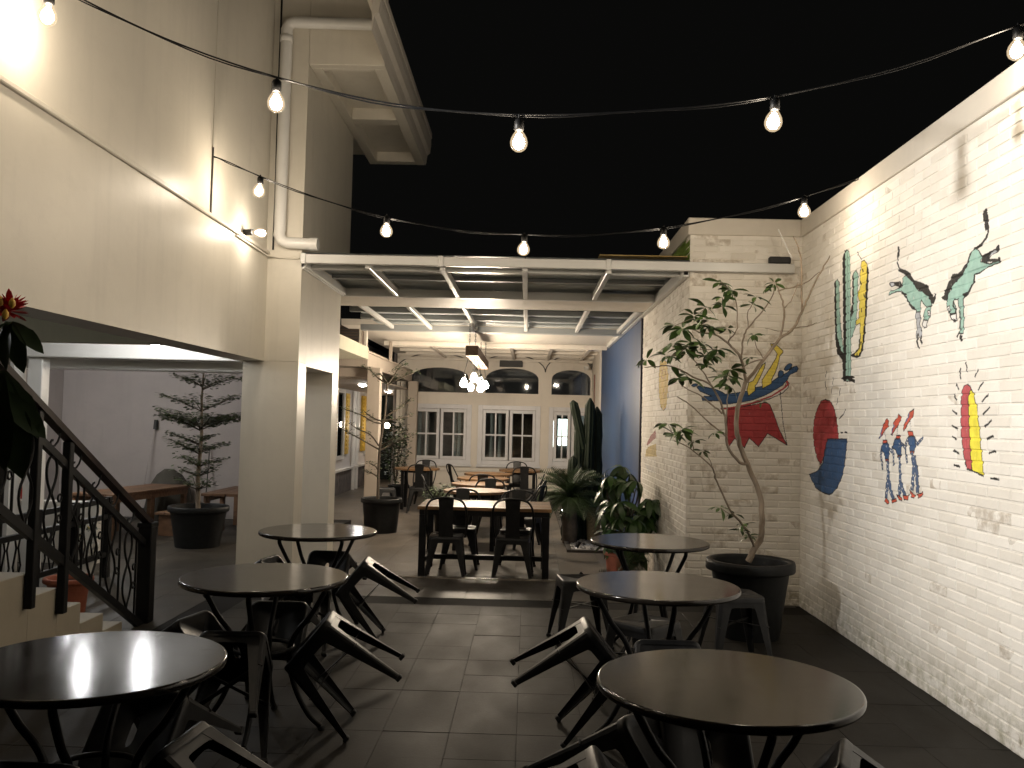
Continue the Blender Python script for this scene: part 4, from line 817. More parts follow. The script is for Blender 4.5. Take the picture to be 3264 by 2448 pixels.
sect('post', -4.90, -4.86, 8.2, 8.4, -.2, 2.049, M_WHITE)
dr = box('dark_door', -5.10, -4.92, 8.45, 8.5, .0, 1.96, M_GREYM, cb); box('door_panel', -5.06, -4.95, 8.435, 8.449, 1.0, 1.9, M_DARK, dr)
lw = box('low_wall', -6.4, -4.35, 8.9, 9.05, -.05, .62, mat('white_low_wall', (.62, .60, .55), .6), cb)
pane = box('blue_lit_window', -6.0, -5.15, 8.86, 8.88, 1.05, 1.62, mat('blue_window_light', (.30, .38, .50), .4), cb)  # stands for a blue-lit window; the blue light is put into its colour
box('wood_panel', -6.0, -5.15, 8.86, 8.88, .64, 1.045, M_WOODD, cb)
# cool lamps behind the beams; room and stair ones added unseen, only to brighten
for lx, ly, lz, lab in ((-3.27, 7.60, 2.33, 'cool white ceiling lamp under the cream building nearest the pillar'), (-3.72, 7.45, 2.33, 'cool white ceiling lamp under the cream building nearest the stairs'), (-5.4, 10.6, 2.42, 'added unseen fill lamp inside the side room'), (-6.2, 9.3, 2.42, 'added unseen fill lamp in the far corner of the side room'), (-4.6, 4.3, 2.62, 'added unseen fill lamp over the stairs under the cream building')):
    t = thing('ceiling_lamp', lab, 'lamp', (lx, ly, lz), 'cool lamps behind the beams')
    build('lamp_base', MB().lathe([(.05, -.06), (.05, 0)], (lx, ly, lz), 14), M_WHITE, t)
    build('bulb', MB().lathe([(.01, -.20), (.034, -.195), (.042, -.16), (.036, -.11), (.024, -.061)], (lx, ly, lz), 12), E_T if ly < 8 else E_T2, t)
# wall bulb sticking out over the ledge
t = thing('wall_lamp', 'bare bulb on a black socket sticking out of the cream wall above the ledge', 'lamp', (XA, 7.12, 3.05))
build('socket', MB().tube([(XA + .0, 7.12, 3.045), (XA + .075, 7.10, 3.045)], .026, 10), M_BLACK, t)
def bulb_mb(c, d=(0, 0, -1), R=.034, L=.095, n=24):
    d = Vector(d).normalized(); q = d.to_track_quat('Z', 'Y').to_matrix().to_4x4(); m = MB()
    m.lathe([(R * .35, 0), (R * .48, L * .12), (R * .70, L * .25), (R * .90, L * .40), (R, L * .58), (R * .95, L * .74), (R * .78, L * .87), (R * .45, L * .97), (R * .1, L)], n=n)
    r = MB(); r.add(m.v, m.f, True, Matrix.Translation(c) @ q); return r
build('bulb', bulb_mb((XA + .076, 7.10, 3.045), (1, -.1, -.12), .040, .115), M_SHELL, t); build('glowing_core', bulb_mb((XA + .10, 7.098, 3.043), (1, -.1, -.12), .026, .082, 16), E_F, t)
# flood lamp on the same wall, just past the left edge of the view, that lights the mural
fl = thing('flood_lamp', 'black flood lamp on the cream wall aimed at the mural', 'lamp', (XA, 3.3, 2.75))
D = (Vector((XR, 4.40, 1.92)) - Vector((-2.22, 3.3, 2.78))).normalized(); Q = D.to_track_quat('Y', 'Z').to_matrix().to_4x4()
build('housing', MB().box(-.09, .09, -.10, 0, -.07, .07, .008, M=Matrix.Translation((-2.22, 3.3, 2.78)) @ Q), M_BLACK, fl)
build('bracket', MB().box(XA + .001, -2.26, 3.28, 3.32, 2.74, 2.80), M_BLACK, fl)
ld = bpy.data.lights.new('flood_beam', 'SPOT'); ld.energy = 1050; ld.color = (1, .97, .93); ld.spot_size = math.radians(66); ld.spot_blend = 1.0; ld.shadow_soft_size = .05
lo = bpy.data.objects.new('flood_beam', ld); COL.objects.link(lo); lo.location = Vector((-2.22, 3.3, 2.78)) + D * .03; lo.rotation_euler = D.to_track_quat('-Z', 'Y').to_euler()
# ---- stairs and iron railing
st = thing('stairs', 'cream concrete stairs descending beside the iron railing', 'stairs', (-3.3, 5, 0))
XS = -2.83; zs = [(4.45, 5.02, .617), (5.02, 5.335, .472), (5.335, 5.623, .326), (5.623, 5.935, .190), (5.935, 6.22, .07)]
prev = None
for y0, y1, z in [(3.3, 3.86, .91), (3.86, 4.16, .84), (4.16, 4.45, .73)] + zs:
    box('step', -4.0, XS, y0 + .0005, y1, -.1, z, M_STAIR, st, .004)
rl = thing('stair_railing', 'black wrought iron stair railing with brown handrail and scrolls', 'railing', (-2.8, 6.5, 0))
XQ = -2.80
ztop = lambda y: .726 + (6.57 - y) * .5466
zlow = lambda y: .002 + (6.427 - y) * .569 + .03
zmid = lambda y: ztop(y) - .175
def rail(name, f, y0, y1, w, h, m): 
    a, b = f(y0), f(y1)
    return build(name, MB().prism([(y0, a - h), (y1, b - h), (y1, b), (y0, a)], XQ - w / 2, XQ + w / 2, 'x'), m, rl)
rail('handrail', ztop, 3.6, 6.58, .060, .045, M_RAIL); rail('middle_rail', zmid, 3.6, 6.5, .030, .05, M_BLACK); rail('bottom_rail', zlow, 3.6, 6.5, .035, .06, M_BLACK)
build('newel_post', MB().box(XQ - .05, XQ + .05, 6.46, 6.56, 0, .72, .006).box(XQ - .057, XQ + .057, 6.45, 6.57, .70, .735, .006), M_BLACK, rl)
for y, w in ((5.33, .025), (4.98, .023), (4.30, .022)): box('post', XQ - w, XQ + w, y - w, y + w, zs[1][2] - .05 if y < 5.1 else .32, ztop(y) - .046, M_BLACK, rl, .004)
def smooth0(p): return [(v.y, v.z) for v in smooth([(0, a, b) for a, b in p], 2)]
def curve(name, pts, r=.0085): build(name, MB().tube([(XQ, a, b) for a, b in pts], r, 6), M_BLACK, rl)
y = 6.33
while y > 3.9:
    z0, z1 = zlow(y) - .004, zmid(y) - .046; H = z1 - z0
    if min(abs(y - q) for q in (5.33, 4.98, 4.30)) > .05: curve('bar', [(y, z0), (y, z1)], .0082)
    yc = y - .13; z0c, z1c = zlow(yc) - .004, zmid(yc) - .046; Hc = z1c - z0c
    for s in (-1, 1):
        w = [.010, .012, .045, .068, .050, .013, .010, .040, .056, .050, .028, .004]
        t = [0, .06, .16, .30, .44, .55, .60, .70, .81, .91, .975, 1.0]
        curve('baluster', smooth0([(yc + s * a, z0c + Hc * b) for a, b in zip(w, t)]), .0078)
    for zc, sg in ((z0 + H * .40, 1), (z0 + H * .66, -1)):
        curve('scroll', [(y - .008 - .030 * (1 - math.cos(q * .62)) * (1 - q / 16), zc + sg * .036 * math.sin(q * .62) * (1 - q / 13)) for q in range(10)], .0065)
    za = (ztop(yc) - .045 + zmid(yc)) / 2
    curve('scroll', [(yc + .06 - .010 * q + .03 * math.sin(q * .8), za - .004 * q + .058 * math.cos(q * .66) * (1 - q / 14)) for q in range(11)], .0068)
    y -= .262
r2 = thing('low_railing', 'dark iron railing running back behind the stairs', 'railing', (-3.9, 7.5, 0))
for z in (.72, .57, .22): box('rail', -3.93, -3.89, 6.3, 8.25, z - .025, z + .02, M_BLACK, r2, .003)
for yy in (6.35, 7.0, 7.6, 8.2): box('post', -3.94, -3.88, yy - .03, yy + .03, 0, .75, M_BLACK, r2, .003)
for yy in (6.45, 6.6, 6.75, 7.1, 7.25, 7.4, 7.75, 7.95):
    for s in (-1, 1): build('baluster', MB().tube([(-3.91, yy + s * .01, .22), (-3.91, yy + s * .05, .34), (-3.91, yy + s * .012, .48), (-3.91, yy + s * .04, .57)], .008, 5), M_BLACK, r2)
# ================================================================= AWNING
aw = thing('awning', 'white steel framed awning with grey sheet roof over the terrace', 'awning', (-.3, 11, 2.9))
RX = [-2.03, -1.46, -.79, -.055, .69, 1.37]
def st_(name, x0, x1, y0, y1, z0, z1, m=M_STEEL, b=.004): return box(name, x0, x1, y0, y1, z0, z1, m, aw, b)
st_('front_beam', XC + .005, 2.31, 7.695, 7.755, 2.905, 2.985)
st_('front_purlin', XC + .004, XL - .004, 7.93, 7.99, 2.892, 2.95)
for x in (-2.02, -.80, .68): st_('gutter_clip', x - .022, x + .022, 7.682, 7.694, 2.896, 2.992)
st_('bracket_plate', 2.09, 2.28, 7.70, 7.75, 2.986, 3.05, M_DARK, .01)
st_('flashing', .6, XL - .03, 7.70, 8.0, 3.027, 3.035, mat('lamplit_yellow_edge', (.24, .16, .04), .4, var=.3), 0)  # lit edge of the roof sheet; the yellow light is put into its colour
for x in RX: st_('rafter', x - .024, x + .024, 7.757, 9.48, 2.875, 2.95)
st_('side_beam', XC + .001, XC + .03, 7.757, 9.45, 2.862, 2.96); st_('side_beam', XL - .055, XL - .003, 7.757, 15.4, 2.862, 2.962)
st_('cross_beam', XC - .33, XL - .058, 9.49, 9.56, 2.87, 2.955); st_('cross_panel', XC - .33, XL - .058, 9.561, 10.36, 2.872, 2.90, M_CREAM2)
for x in RX[:-1] + [1.30]: st_('rafter', x - .024, x + .024, 10.37, 12.895, 2.868, 2.925)
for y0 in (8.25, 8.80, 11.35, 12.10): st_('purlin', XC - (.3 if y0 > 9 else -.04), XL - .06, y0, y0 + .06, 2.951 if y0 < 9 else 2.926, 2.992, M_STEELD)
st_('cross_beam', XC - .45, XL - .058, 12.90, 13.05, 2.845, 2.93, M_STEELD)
for x in RX[:-1] + [1.30]: st_('rafter', x - .024, x + .024, 13.055, 13.4, 2.868, 2.925)
st_('ceiling_panel', -2.52, XL - .02, 13.41, 15.6, 2.93, 2.95, M_CREAM2, 0)
st_('cross_beam', -2.6, XL - .02, 15.62, 15.7, 2.85, 2.93, M_CREAM2)
for y0 in (16.6, 17.5, 18.4): st_('purlin', -2.6, XL - .04, y0, y0 + .06, 2.90, 2.96, M_CREAM2)
for x in (-1.8, -1.05, -.33, .4, 1.1): st_('rafter', x - .03, x + .03, 15.71, 18.95, 2.868, 2.899, M_CREAM2)
st_('wall_plate', -2.8, XL - .035, 18.90, 18.98, 2.83, 2.89, M_CREAM2)
edges = [XC + .0] + RX[1:-1] + [XL]
for i in range(5):
    for (ya, yb) in ((7.70, 9.6), (9.605, 13.4)):
        q = MB(); n = 14; x0, x1 = edges[i] + .004, edges[i + 1] - .004
        if i == 0: x0 -= .28 if ya > 9 else 0
        # flat sheet with low trapezoid ribs that run across
        ys = []; y_ = ya
        while y_ < yb - .01:
            for dy, dz in ((0, 0), (.20, 0), (.225, .022), (.265, .022), (.29, 0)):
                if y_ + dy <= yb: ys.append((y_ + dy, 2.995 + dz))
            y_ += .62
        ys.append((yb, 2.995))
        vs = [(x, a, z + h) for h in (0, .004) for (a, z) in ys for x in (x0, x1)]; m_ = len(ys) * 2
        fs = []
        for k in range(len(ys) - 1): fs += [(2 * k, 2 * k + 1, 2 * k + 3, 2 * k + 2), (m_ + 2 * k, m_ + 2 * k + 2, m_ + 2 * k + 3, m_ + 2 * k + 1)]
        q.add(vs, fs); build('roof_sheet', q, M_SHEET, aw)
st_('rear_roof', -2.9, XL, 13.41, 19.3, 2.965, 3.06, M_CREAM2, 0)
# ---- pendant of bulbs under a timber box
pd = thing('pendant_lamp', 'timber box pendant with glowing bulbs hanging under the awning', 'pendant lamp', (-.78, 12.3, 2.5))
build('wooden_box', MB().box(-.875, -.70, 12.0, 15.2, 2.43, 2.57, .006), mat('dark_pallet_wood', (.10, .06, .035), .7, var=.4, vs=4, stretch=(10, 1, 10), bump=.3), pd)
for yy in (12.1, 15.0):
    for s in (-1, 1): 
        for k in range(8): build('chain_link', MB().tube([(-.787 + s * .04 + .009 * math.cos(a) * (k % 2), yy + .009 * math.cos(a) * (1 - k % 2), 2.61 + k * .036 + .022 * math.sin(a)) for a in [i * PI / 4 for i in range(8)]], .0035, 4, close=True), M_BLACK, pd)
for bx, by, bz in ((-.90, 12.2, 2.03), (-.78, 12.5, 2.12), (-.66, 12.15, 1.97), (-.76, 13.9, 2.12), (-.96, 14.6, 2.06), (-.74, 15.1, 2.12)):
    ob = build('hanging_bulb', bulb_mb((bx, by, bz + .1), (0, 0, -1), .05, .13), E_P, pd)
    build('cord', MB().tube([(-.787 + (bx + .787) * .5, by, 2.43), (bx, by, bz + .16)], .004, 5), M_BLACK, ob)
    build('socket', MB().lathe([(.02, .101), (.022, .16)], (bx, by, bz), 10), M_BLACK, ob)
# ================================================================= REAR BUILDING WITH ARCHED WINDOWS
YW = 19.0
rb = thing('rear_building', 'cream rear building with three arched fanlights over white casement windows', 'building', (-.7, YW, Z0T))
def arch(x0, x1, z0, zs, zt, n=14):
    pts = [(x0, z0), (x1, z0)]
    c = (x0 + x1) / 2; a = (x1 - x0) / 2
    for i in range(n + 1):
        th = PI * i / n; pts.append((c + a * math.cos(th), zs + (zt - zs) * math.sin(th) ** .9 if 0 < i < n else zs))
    return pts
WIN = [(-2.529, -1.266, .645, 1.83), (-1.025, .224, .645, 1.83), (.509, 1.36, .65, 1.82)]
ARC = [(-2.555, -1.30, 2.137, 2.45, 2.675), (-.935, .217, 2.143, 2.45, 2.69), (.500, 1.342, 2.140, 2.47, 2.678)]
outer = [(-2.86, Z0T - .2), (1.385, Z0T - .2), (1.385, 3.1), (-2.86, 3.1)]
holes = [[(a, c), (b, c), (b, d), (a, d)] for a, b, c, d in WIN] + [arch(*a) for a in ARC]
flat = [p for l in [outer] + holes for p in l]
tri = tessellate_polygon([[Vector((a, b, 0)) for a, b in l] for l in [outer] + holes])
q = MB(); q.add([(a, YW, b) for a, b in flat], [tuple(t) for t in tri]); q.add([(a, YW + .16, b) for a, b in flat], [tuple(t) for t in tri])
for l in [outer] + holes:
    n = len(l); q.add([(a, YW, b) for a, b in l] + [(a, YW + .16, b) for a, b in l], [(i, (i + 1) % n, n + (i + 1) % n, n + i) for i in range(n)])
build('wall', q, M_CREAM2, rb)
for i, (a, b, c, d) in enumerate(WIN):
    f = MB(); y0, y1 = YW - .02, YW + .06
    def fr(x0, x1, z0, z1): f.box(x0, x1, y0, y1, z0, z1, .004)
    fr(a - .05, a + .05, c - .05, d + .05); fr(b - .05, b + .05, c - .05, d + .05); fr(a + .051, b - .051, d - .045, d + .05); fr(a + .051, b - .051, c - .05, c + .045)
    mid = (a + b) / 2
    y0, y1 = YW - .005, YW + .045
    lv = [(a + .055, mid - .012), (mid + .012, b - .055)] 
    for l0, l1 in lv:
        fr(l0, l0 + .062, c + .05, d - .05); fr(l1 - .062, l1, c + .05, d - .05); fr(l0 + .063, l1 - .063, d - .12, d - .051); fr(l0 + .063, l1 - .063, c + .051, c + .115)
    w = build('window', f, M_WINF, rb)
    for l0, l1 in lv:
        cx, cz = (l0 + l1) / 2, (c + d) / 2
        build('muntin', MB().box(cx - .016, cx + .016, YW + .005, YW + .035, c + .116, d - .121), M_WINF, w)
        build('muntin', MB().box(l0 + .063, cx - .017, YW + .006, YW + .034, cz - .016, cz + .016).box(cx + .017, l1 - .063, YW + .006, YW + .034, cz - .016, cz + .016), M_WINF, w)
        for x0, x1 in ((l0 + .063, cx - .016), (cx + .016, l1 - .063)):
            for z0, z1 in ((c + .116, cz - .016), (cz + .016, d - .121)): box('pane', x0, x1, YW + .018, YW + .022, z0, z1, M_GLASS, w)
    box('sill', a - .07, b + .07, YW - .07, YW - .001, c - .10, c - .052, M_WINF, w, .004)
for a in ARC:
    p = arch(*a); w = build('fanlight', MB().prism([(x, z) for x, z in p], YW + .07, YW + .076, 'y'), M_GLASSD, rb)
    build('fanlight_sill', MB().box(a[0] - .03, a[1] + .03, YW - .03, YW - .001, a[2] - .05, a[2] - .005), M_CREAM2, w)
for x0, x1 in ((-2.86, -1.12), (-1.12, .36), (.36, 1.38)):
    c, r = (x0 + x1) / 2, (x1 - x0) / 2
    build('arch_moulding', MB().tube([(c + r * math.cos(t), YW - .004, 2.62 + .36 * math.sin(t)) for t in [PI * i / 16 for i in range(17)]], .012, 5), M_GREYM, rb)
box('skirting', -2.86, 1.385, YW - .03, YW - .002, .44, .50, M_CREAM2, rb, .004); box('skirting', -2.86, 1.385, YW - .02, YW - .002, Z0T, .05, M_GREYM, rb)
box('string_course', -2.86, 1.385, YW - .012, YW - .002, 1.93, 1.955, M_CREAM2, rb)
for z in (.05, 1.2): build('wall_pipe', MB().tube([(-2.75, YW - .05, z), (-2.75, YW - .05, z + 1.15)], .018, 7), M_CREAM2, rb)
# the room behind the glass
inn = box('interior_wall', -2.86, 1.38, 23.0, 23.1, Z0T, 3.0, M_ROOM, rb); box('interior_floor', -2.86, 1.38, YW + .17, 23, Z0T - .1, Z0T, M_GREYM, rb); box('interior_ceiling', -2.86, 1.38, YW + .17, 23, 3.0, 3.1, M_ROOM, rb)
for x in (-2.95, 1.39): box('interior_wall', x, x + .09, YW + .17, 23, Z0T, 3.0, M_ROOM, rb)
dw = box('lit_doorway', .80, 1.03, 22.98, 22.995, .95, 1.66, E_R, rb); box('lit_side_pane', .62, .70, 22.98, 22.995, .9, 1.58, E_R, rb)
box('door_leaf', .71, .79, 22.9, 22.97, .4, 1.66, M_GREYM, rb); box('lintel', .55, 1.1, 22.9, 22.97, 1.63, 1.70, M_DARK, rb)
for x in (-2.40, -2.25, -1.62, -1.52, -.80, -.62): build('curtain', MB().tube([(x, 19.5, .65), (x + .01, 19.52, 1.2), (x, 19.5, 1.85)], [.06, .045, .05], 8, flat=.4), M_WINF, rb)
box('bookcase', -.35, .22, 21.9, 22.3, Z0T, 1.9, M_WOODD, rb)
for k, (x, z) in enumerate(((.70, .50), (.88, .42), (.78, .35))): build('chair_back', MB().lathe([(.02, -.2), (.12, -.12), (.15, 0), (.12, .12), (.02, .18)], (x, 21.5, z), 12), M_DARK, rb)
ex = thing('exhaust_grille', 'dark rectangular exhaust grille above the middle arched window', 'vent', (-.385, YW, 2.78))
build('casing', MB().box(-.635, -.135, YW - .10, YW - .001, 2.715, 2.86, .006), M_GREYM, ex)
for k in range(5): box('slat', -.62, -.15, YW - .112, YW - .101, 2.727 + k * .026, 2.742 + k * .026, M_DARK, ex)
sc_ = thing('security_camera', 'small pale dome camera beside the right arched window', 'camera', (1.25, YW, 2.72))
build('bracket', MB().box(1.30, 1.37, YW - .06, YW - .001, 2.74, 2.90, .004), M_GREYM, sc_); build('dome', MB().lathe([(.07, .02), (.07, 0), (.055, -.045), (.02, -.07)], (1.25, YW - .09, 2.74), 14), M_WHITE, sc_)
# ================================================================= PORCH AND WALKWAY ON THE LEFT REAR
po = thing('porch', 'cream flat roofed porch with square column beyond the awning', 'porch', (-3.5, 14, Z0T))
XP = -2.56
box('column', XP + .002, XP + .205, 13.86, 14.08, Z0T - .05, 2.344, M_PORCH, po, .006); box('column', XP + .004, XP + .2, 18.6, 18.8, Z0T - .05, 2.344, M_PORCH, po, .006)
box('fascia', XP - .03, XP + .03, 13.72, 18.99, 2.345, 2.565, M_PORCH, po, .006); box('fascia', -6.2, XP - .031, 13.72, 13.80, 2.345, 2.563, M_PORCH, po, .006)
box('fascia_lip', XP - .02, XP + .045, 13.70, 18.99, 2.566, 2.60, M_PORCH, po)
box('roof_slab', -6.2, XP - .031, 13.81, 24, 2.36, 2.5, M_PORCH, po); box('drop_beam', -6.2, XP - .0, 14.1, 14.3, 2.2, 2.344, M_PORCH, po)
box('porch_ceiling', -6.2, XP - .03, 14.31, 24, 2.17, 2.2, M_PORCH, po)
box('slim_post', XP + .06, XP + .11, 15.6, 15.65, 2.57, 2.92, M_PORCH, po)
for x, y, s in ((-3.05, 16.1, 'near'), (-3.15, 19.7, 'far')):
    t = thing('downlight', 'round white downlight in the porch ceiling, the ' + ('one beside the column' if s == 'near' else 'one over the dark rear doorway'), 'downlight', (x, y, 2.17), 'porch ceiling downlights')
    build('rim', MB().lathe([(.115, 0), (.115, -.02), (.085, -.03)], (x, y, 2.169), 16, caps=(False, False)), M_WHITE, t); build('lens', MB().lathe([(.09, -.012), (.055, -.045), (.01, -.055)], (x, y, 2.169), 16), E_D, t)
XWK = -4.1
sw = thing('side_house', 'pale house wall with yellow shutters along the porch walkway', 'house', (XWK, 20, Z0T))
box('wall', XWK - .2, XWK, 13.9, 32, .42, 3.4, plaster('pale_house_paint', (.60, .58, .58), .5), sw)
box('stone_plinth', XWK - .2, XWK + .05, 13.9, 32, Z0T - .05, .36, M_STONE, sw); box('plinth_cap', XWK - .1, XWK + .10, 13.9, 32, .361, .419, M_WHITE, sw, .006)
for y0, y1 in ((18.2, 18.62), (19.55, 19.9), (21.5, 21.95), (22.9, 23.3)):
    sh = box('shutter', XWK + .002, XWK + .05, y0, y1, .72, 2.08, M_YEL, sw, .004)
    for k in range(14): build('slat', MB().box(XWK + .051, XWK + .068, y0 + .06, y1 - .06, .82 + k * .088, .87 + k * .088), M_YEL, sh)
for y0, y1 in ((18.68, 19.5), (22.0, 22.85)):
    f = build('window', MB().box(XWK + .001, XWK + .04, y0, y1, .62, .70).box(XWK + .001, XWK + .04, y0, y1, 2.08, 2.16).box(XWK + .001, XWK + .04, y0, y0 + .08, .701, 2.079).box(XWK + .001, XWK + .04, y1 - .08, y1, .701, 2.079), M_WHITE, sw)
    box('pane', XWK + .004, XWK + .01, y0 + .08, y1 - .08, .70, 2.08, M_GLASSD, f)
for y in (20.35, 20.75): build('drain_pipe', MB().tube([(XWK + .07, y, Z0T), (XWK + .07, y, 2.15)], .05, 10), M_WHITE, sw)
ed = thing('rear_doorway', 'dark glazed doorway at the end of the porch walkway', 'doorway', (-3.3, 24, Z0T))
box('dark_glazing', -4.05, -2.87, 24.0, 24.04, Z0T, 2.16, mat('dark_green_glazing', (.02, .026, .024), .1), ed)
for x in (-4.07, -3.45, -2.9): box('mullion', x, x + .05, 23.95, 24.0, Z0T, 2.16, M_GREYM, ed)
for x, z, s in ((-3.52, 1.36, 'left'), (-3.02, 1.35, 'right')):
    t = thing('round_lamp', 'small warm globe lamp hanging at the walkway end, %s one' % ('closer to the porch column' if s == 'left' else 'closer to the arched windows'), 'lamp', (x, 22.0, z), 'warm globe lamps at the walkway end')
    build('globe', MB().lathe([(.01, -.07), (.05, -.05), (.07, 0), (.05, .05), (.01, .07)], (x, 22, z), 12), E_W, t); build('stem', MB().tube([(x, 22, z + .07), (x, 22, 2.17)], .006, 5), M_BLACK, t)
ac = thing('louvre_cabinet', 'dark slatted cabinet on the porch roof beside the pillar', 'cabinet', (-3.0, 14.4, 2.57))
build('carcass', MB().box(-3.36, -2.735, 14.0, 14.6, 2.572, 3.02, .006), mat('dark_brown_paint', (.10, .07, .052), .6), ac)
for k in range(9): box('slat', -3.34, -2.75, 13.985, 13.999, 2.60 + k * .045, 2.625 + k * .045, M_GREYM, ac)
build('frame', MB().box(-2.731, -2.70, 13.98, 14.1, 2.601, 3.05).box(-2.65, -2.61, 13.98, 14.1, 2.601, 3.02), M_CREAM2, ac)
gh = thing('gabled_house', 'dark gabled house end glimpsed above the porch roof', 'house', (-3.9, 27, 0))
build('wall', MB().prism([(-5.6, -.3), (-2.7, -.3), (-2.7, 3.15), (-4.2, 3.95), (-5.6, 3.15)], 27, 30, 'y'), mat('dim_grey_render', (.16, .14, .13), .8), gh)
build('roof', MB().prism([(-5.9, 3.05), (-4.2, 4.02), (-2.4, 3.05), (-2.4, 3.2), (-4.2, 4.2), (-5.9, 3.2)], 26.6, 30.4, 'y'), M_DARK, gh)

# ================================================================= STRING LIGHTS
S1W = [(XA + .002, 3.80, 3.56), (-2.12, 3.86, 3.44), (-1.75, 4.05, 3.315), (-1.222, 4.05, 3.141), (-.65, 4.05, 3.02), (-.074, 4.05, 2.982), (.5, 4.05, 3.01), (1.072, 4.05, 3.081), (1.7, 4.05, 3.24), (2.263, 4.05, 3.454), (XR + .1, 4.05, 3.52)]
S2W = [(XA - .002, 6.38, 3.452), (-2.25, 6.38, 3.41), (-2.02, 6.4, 3.315), (-1.55, 6.4, 3.15), (-1.075, 6.4, 3.027), (-.55, 6.4, 2.945), (-.057, 6.4, 2.921), (.45, 6.4, 2.93), (.973, 6.4, 2.993), (1.5, 6.4, 3.10), (1.984, 6.4, 3.24), (2.40, 6.4, 3.394)]
BULBS = [[((-2.203, 3.85, 3.347), 'bulb hanging closest to the cream wall on the nearer light string'), ((-1.218, 4.05, 3.04), 'bulb in front of the white downpipe on the nearer light string'), ((-.072, 4.05, 2.875), 'lowest middle bulb of the nearer light string against the night sky'), ((1.116, 4.05, 2.993), 'bulb against black sky on the nearer light string, next toward the brick wall'), ((2.236, 4.05, 3.348), 'bulb touching the brick wall coping on the nearer light string')],
         [((-2.02, 6.4, 3.226), 'bulb beside the downpipe on the farther light string'), ((-1.073, 6.4, 2.95), 'bulb right of the pillar on the farther light string above the awning beam'), ((-.055, 6.4, 2.833), 'lowest middle bulb of the farther light string above the awning'), ((.963, 6.4, 2.905), 'bulb by the green brick corner on the farther light string'), ((1.984, 6.4, 3.154), 'bulb over the brick coping corner on the farther light string')]]
for i, (wire, lab) in enumerate(((S1W, 'black cable of the nearer festoon light string sagging over the tables'), (S2W, 'black cable of the farther festoon light string in front of the awning'))):
    ls = thing('light_string', lab, 'light string', wire[5]); p = smooth(wire)
    build('cable', MB().tube(p, .0042, 6), M_BLACK, ls)
    build('cable', MB().tube([v + Vector((0, .003, -.006 + .005 * math.sin(k * .9))) for k, v in enumerate(p)], .0036, 5), M_BLACK, ls)
    for c, lb in BULBS[i]:
        zc = min(p, key=lambda v: abs(v.x - c[0])).z
        t = thing('hanging_bulb', lb, 'light bulb', c, 'festoon bulbs on the strings')
        build('socket', MB().lathe([(.017, .030), (.023, .034), (.023, .075), (.016, .085), (.008, .09)], c, 10), M_BLACK, t)
        build('cord', MB().tube([(c[0], c[1], c[2] + .085), (c[0], c[1], max(zc, c[2] + .1))], .006, 5), M_BLACK, t)
        d_ = (random.uniform(-.12, .12), random.uniform(-.1, .1), -1); gb = build('glass_bulb', bulb_mb((c[0], c[1], c[2] + .036), d_, .041 if i == 0 else .046, .106), M_SHELL, t); build('glowing_core', bulb_mb((c[0] + d_[0] * .02, c[1] + d_[1] * .02, c[2] + .016), d_, .027, .074, 18), E_B, gb)
# ================================================================= BISTRO TABLES
def round_table_at(x, y, rot, label):
    t = thing('round_table', label, 'table', (0, 0, 0), 'round black bistro tables')
    R = .407; prof = [(R - .012, .722), (R - .002, .727), (R, .733), (R, .742), (R - .0025, .7475), (R - .007, .7495), (R - .009, .750), (.001, .7502)]
    build('tabletop', MB().lathe(prof[:-1], n=72), M_TOP, t)
    path = [(.30, .718), (.30, .685), (.272, .63), (.225, .55), (.175, .49), (.143, .43), (.132, .36), (.145, .27), (.185, .16), (.24, .07), (.285, .028), (.30, .018)]
    p3 = smooth([(r, 0, z) for r, z in path], 3)
    for k in range(4):
        M = Matrix.Rotation(k * PI / 2, 4, 'Z')
        lg = build('leg', MB().tube([M @ v for v in p3], .0135, 8), M_BLACK, t)
        e = M @ Vector((.302, 0, 0)); build('foot_pad', MB().lathe([(.017, .0), (.019, .012), (.014, .022)], tuple(e), 10), M_RUB, lg)
    build('ring', MB().tube([(.147 * math.cos(a), .147 * math.sin(a), .40) for a in [2 * PI * i / 28 for i in range(28)]], .010, 7, close=True), M_BLACK, t)
    build('under_frame', MB().box(-.3, .3, -.016, .016, .716, .7215).box(-.016, .016, -.3, -.017, .716, .7215).box(-.016, .016, .017, .3, .716, .7215), M_BLACK, t)
    t.location = (x, y, 0); t.rotation_euler = (0, 0, rot); return t
TAB = {'T1L': (-1.372, 2.83, .1, 'round black table with two bright lamp reflections, beside the stairs'), 'T2L': (-1.288, 4.385, .05, 'round black table in the left row between two others, level with the newel post'),
       'T3L': (-1.453, 6.19, .78, 'round black table in front of the cream pillar with a lamp glint at its edge'), 'T1R': (.643, 2.80, .2, 'largest looking round black table, closest to the painted brick wall'),
       'T2R': (.669, 4.45, .12, 'round black table with blue reflection, between two others by the brick wall'), 'T3R': (.857, 6.10, .78, 'round black table beside the big tree pot and bushy plant')}
for k, (x, y, r, lab) in TAB.items(): round_table_at(x, y, r, lab)
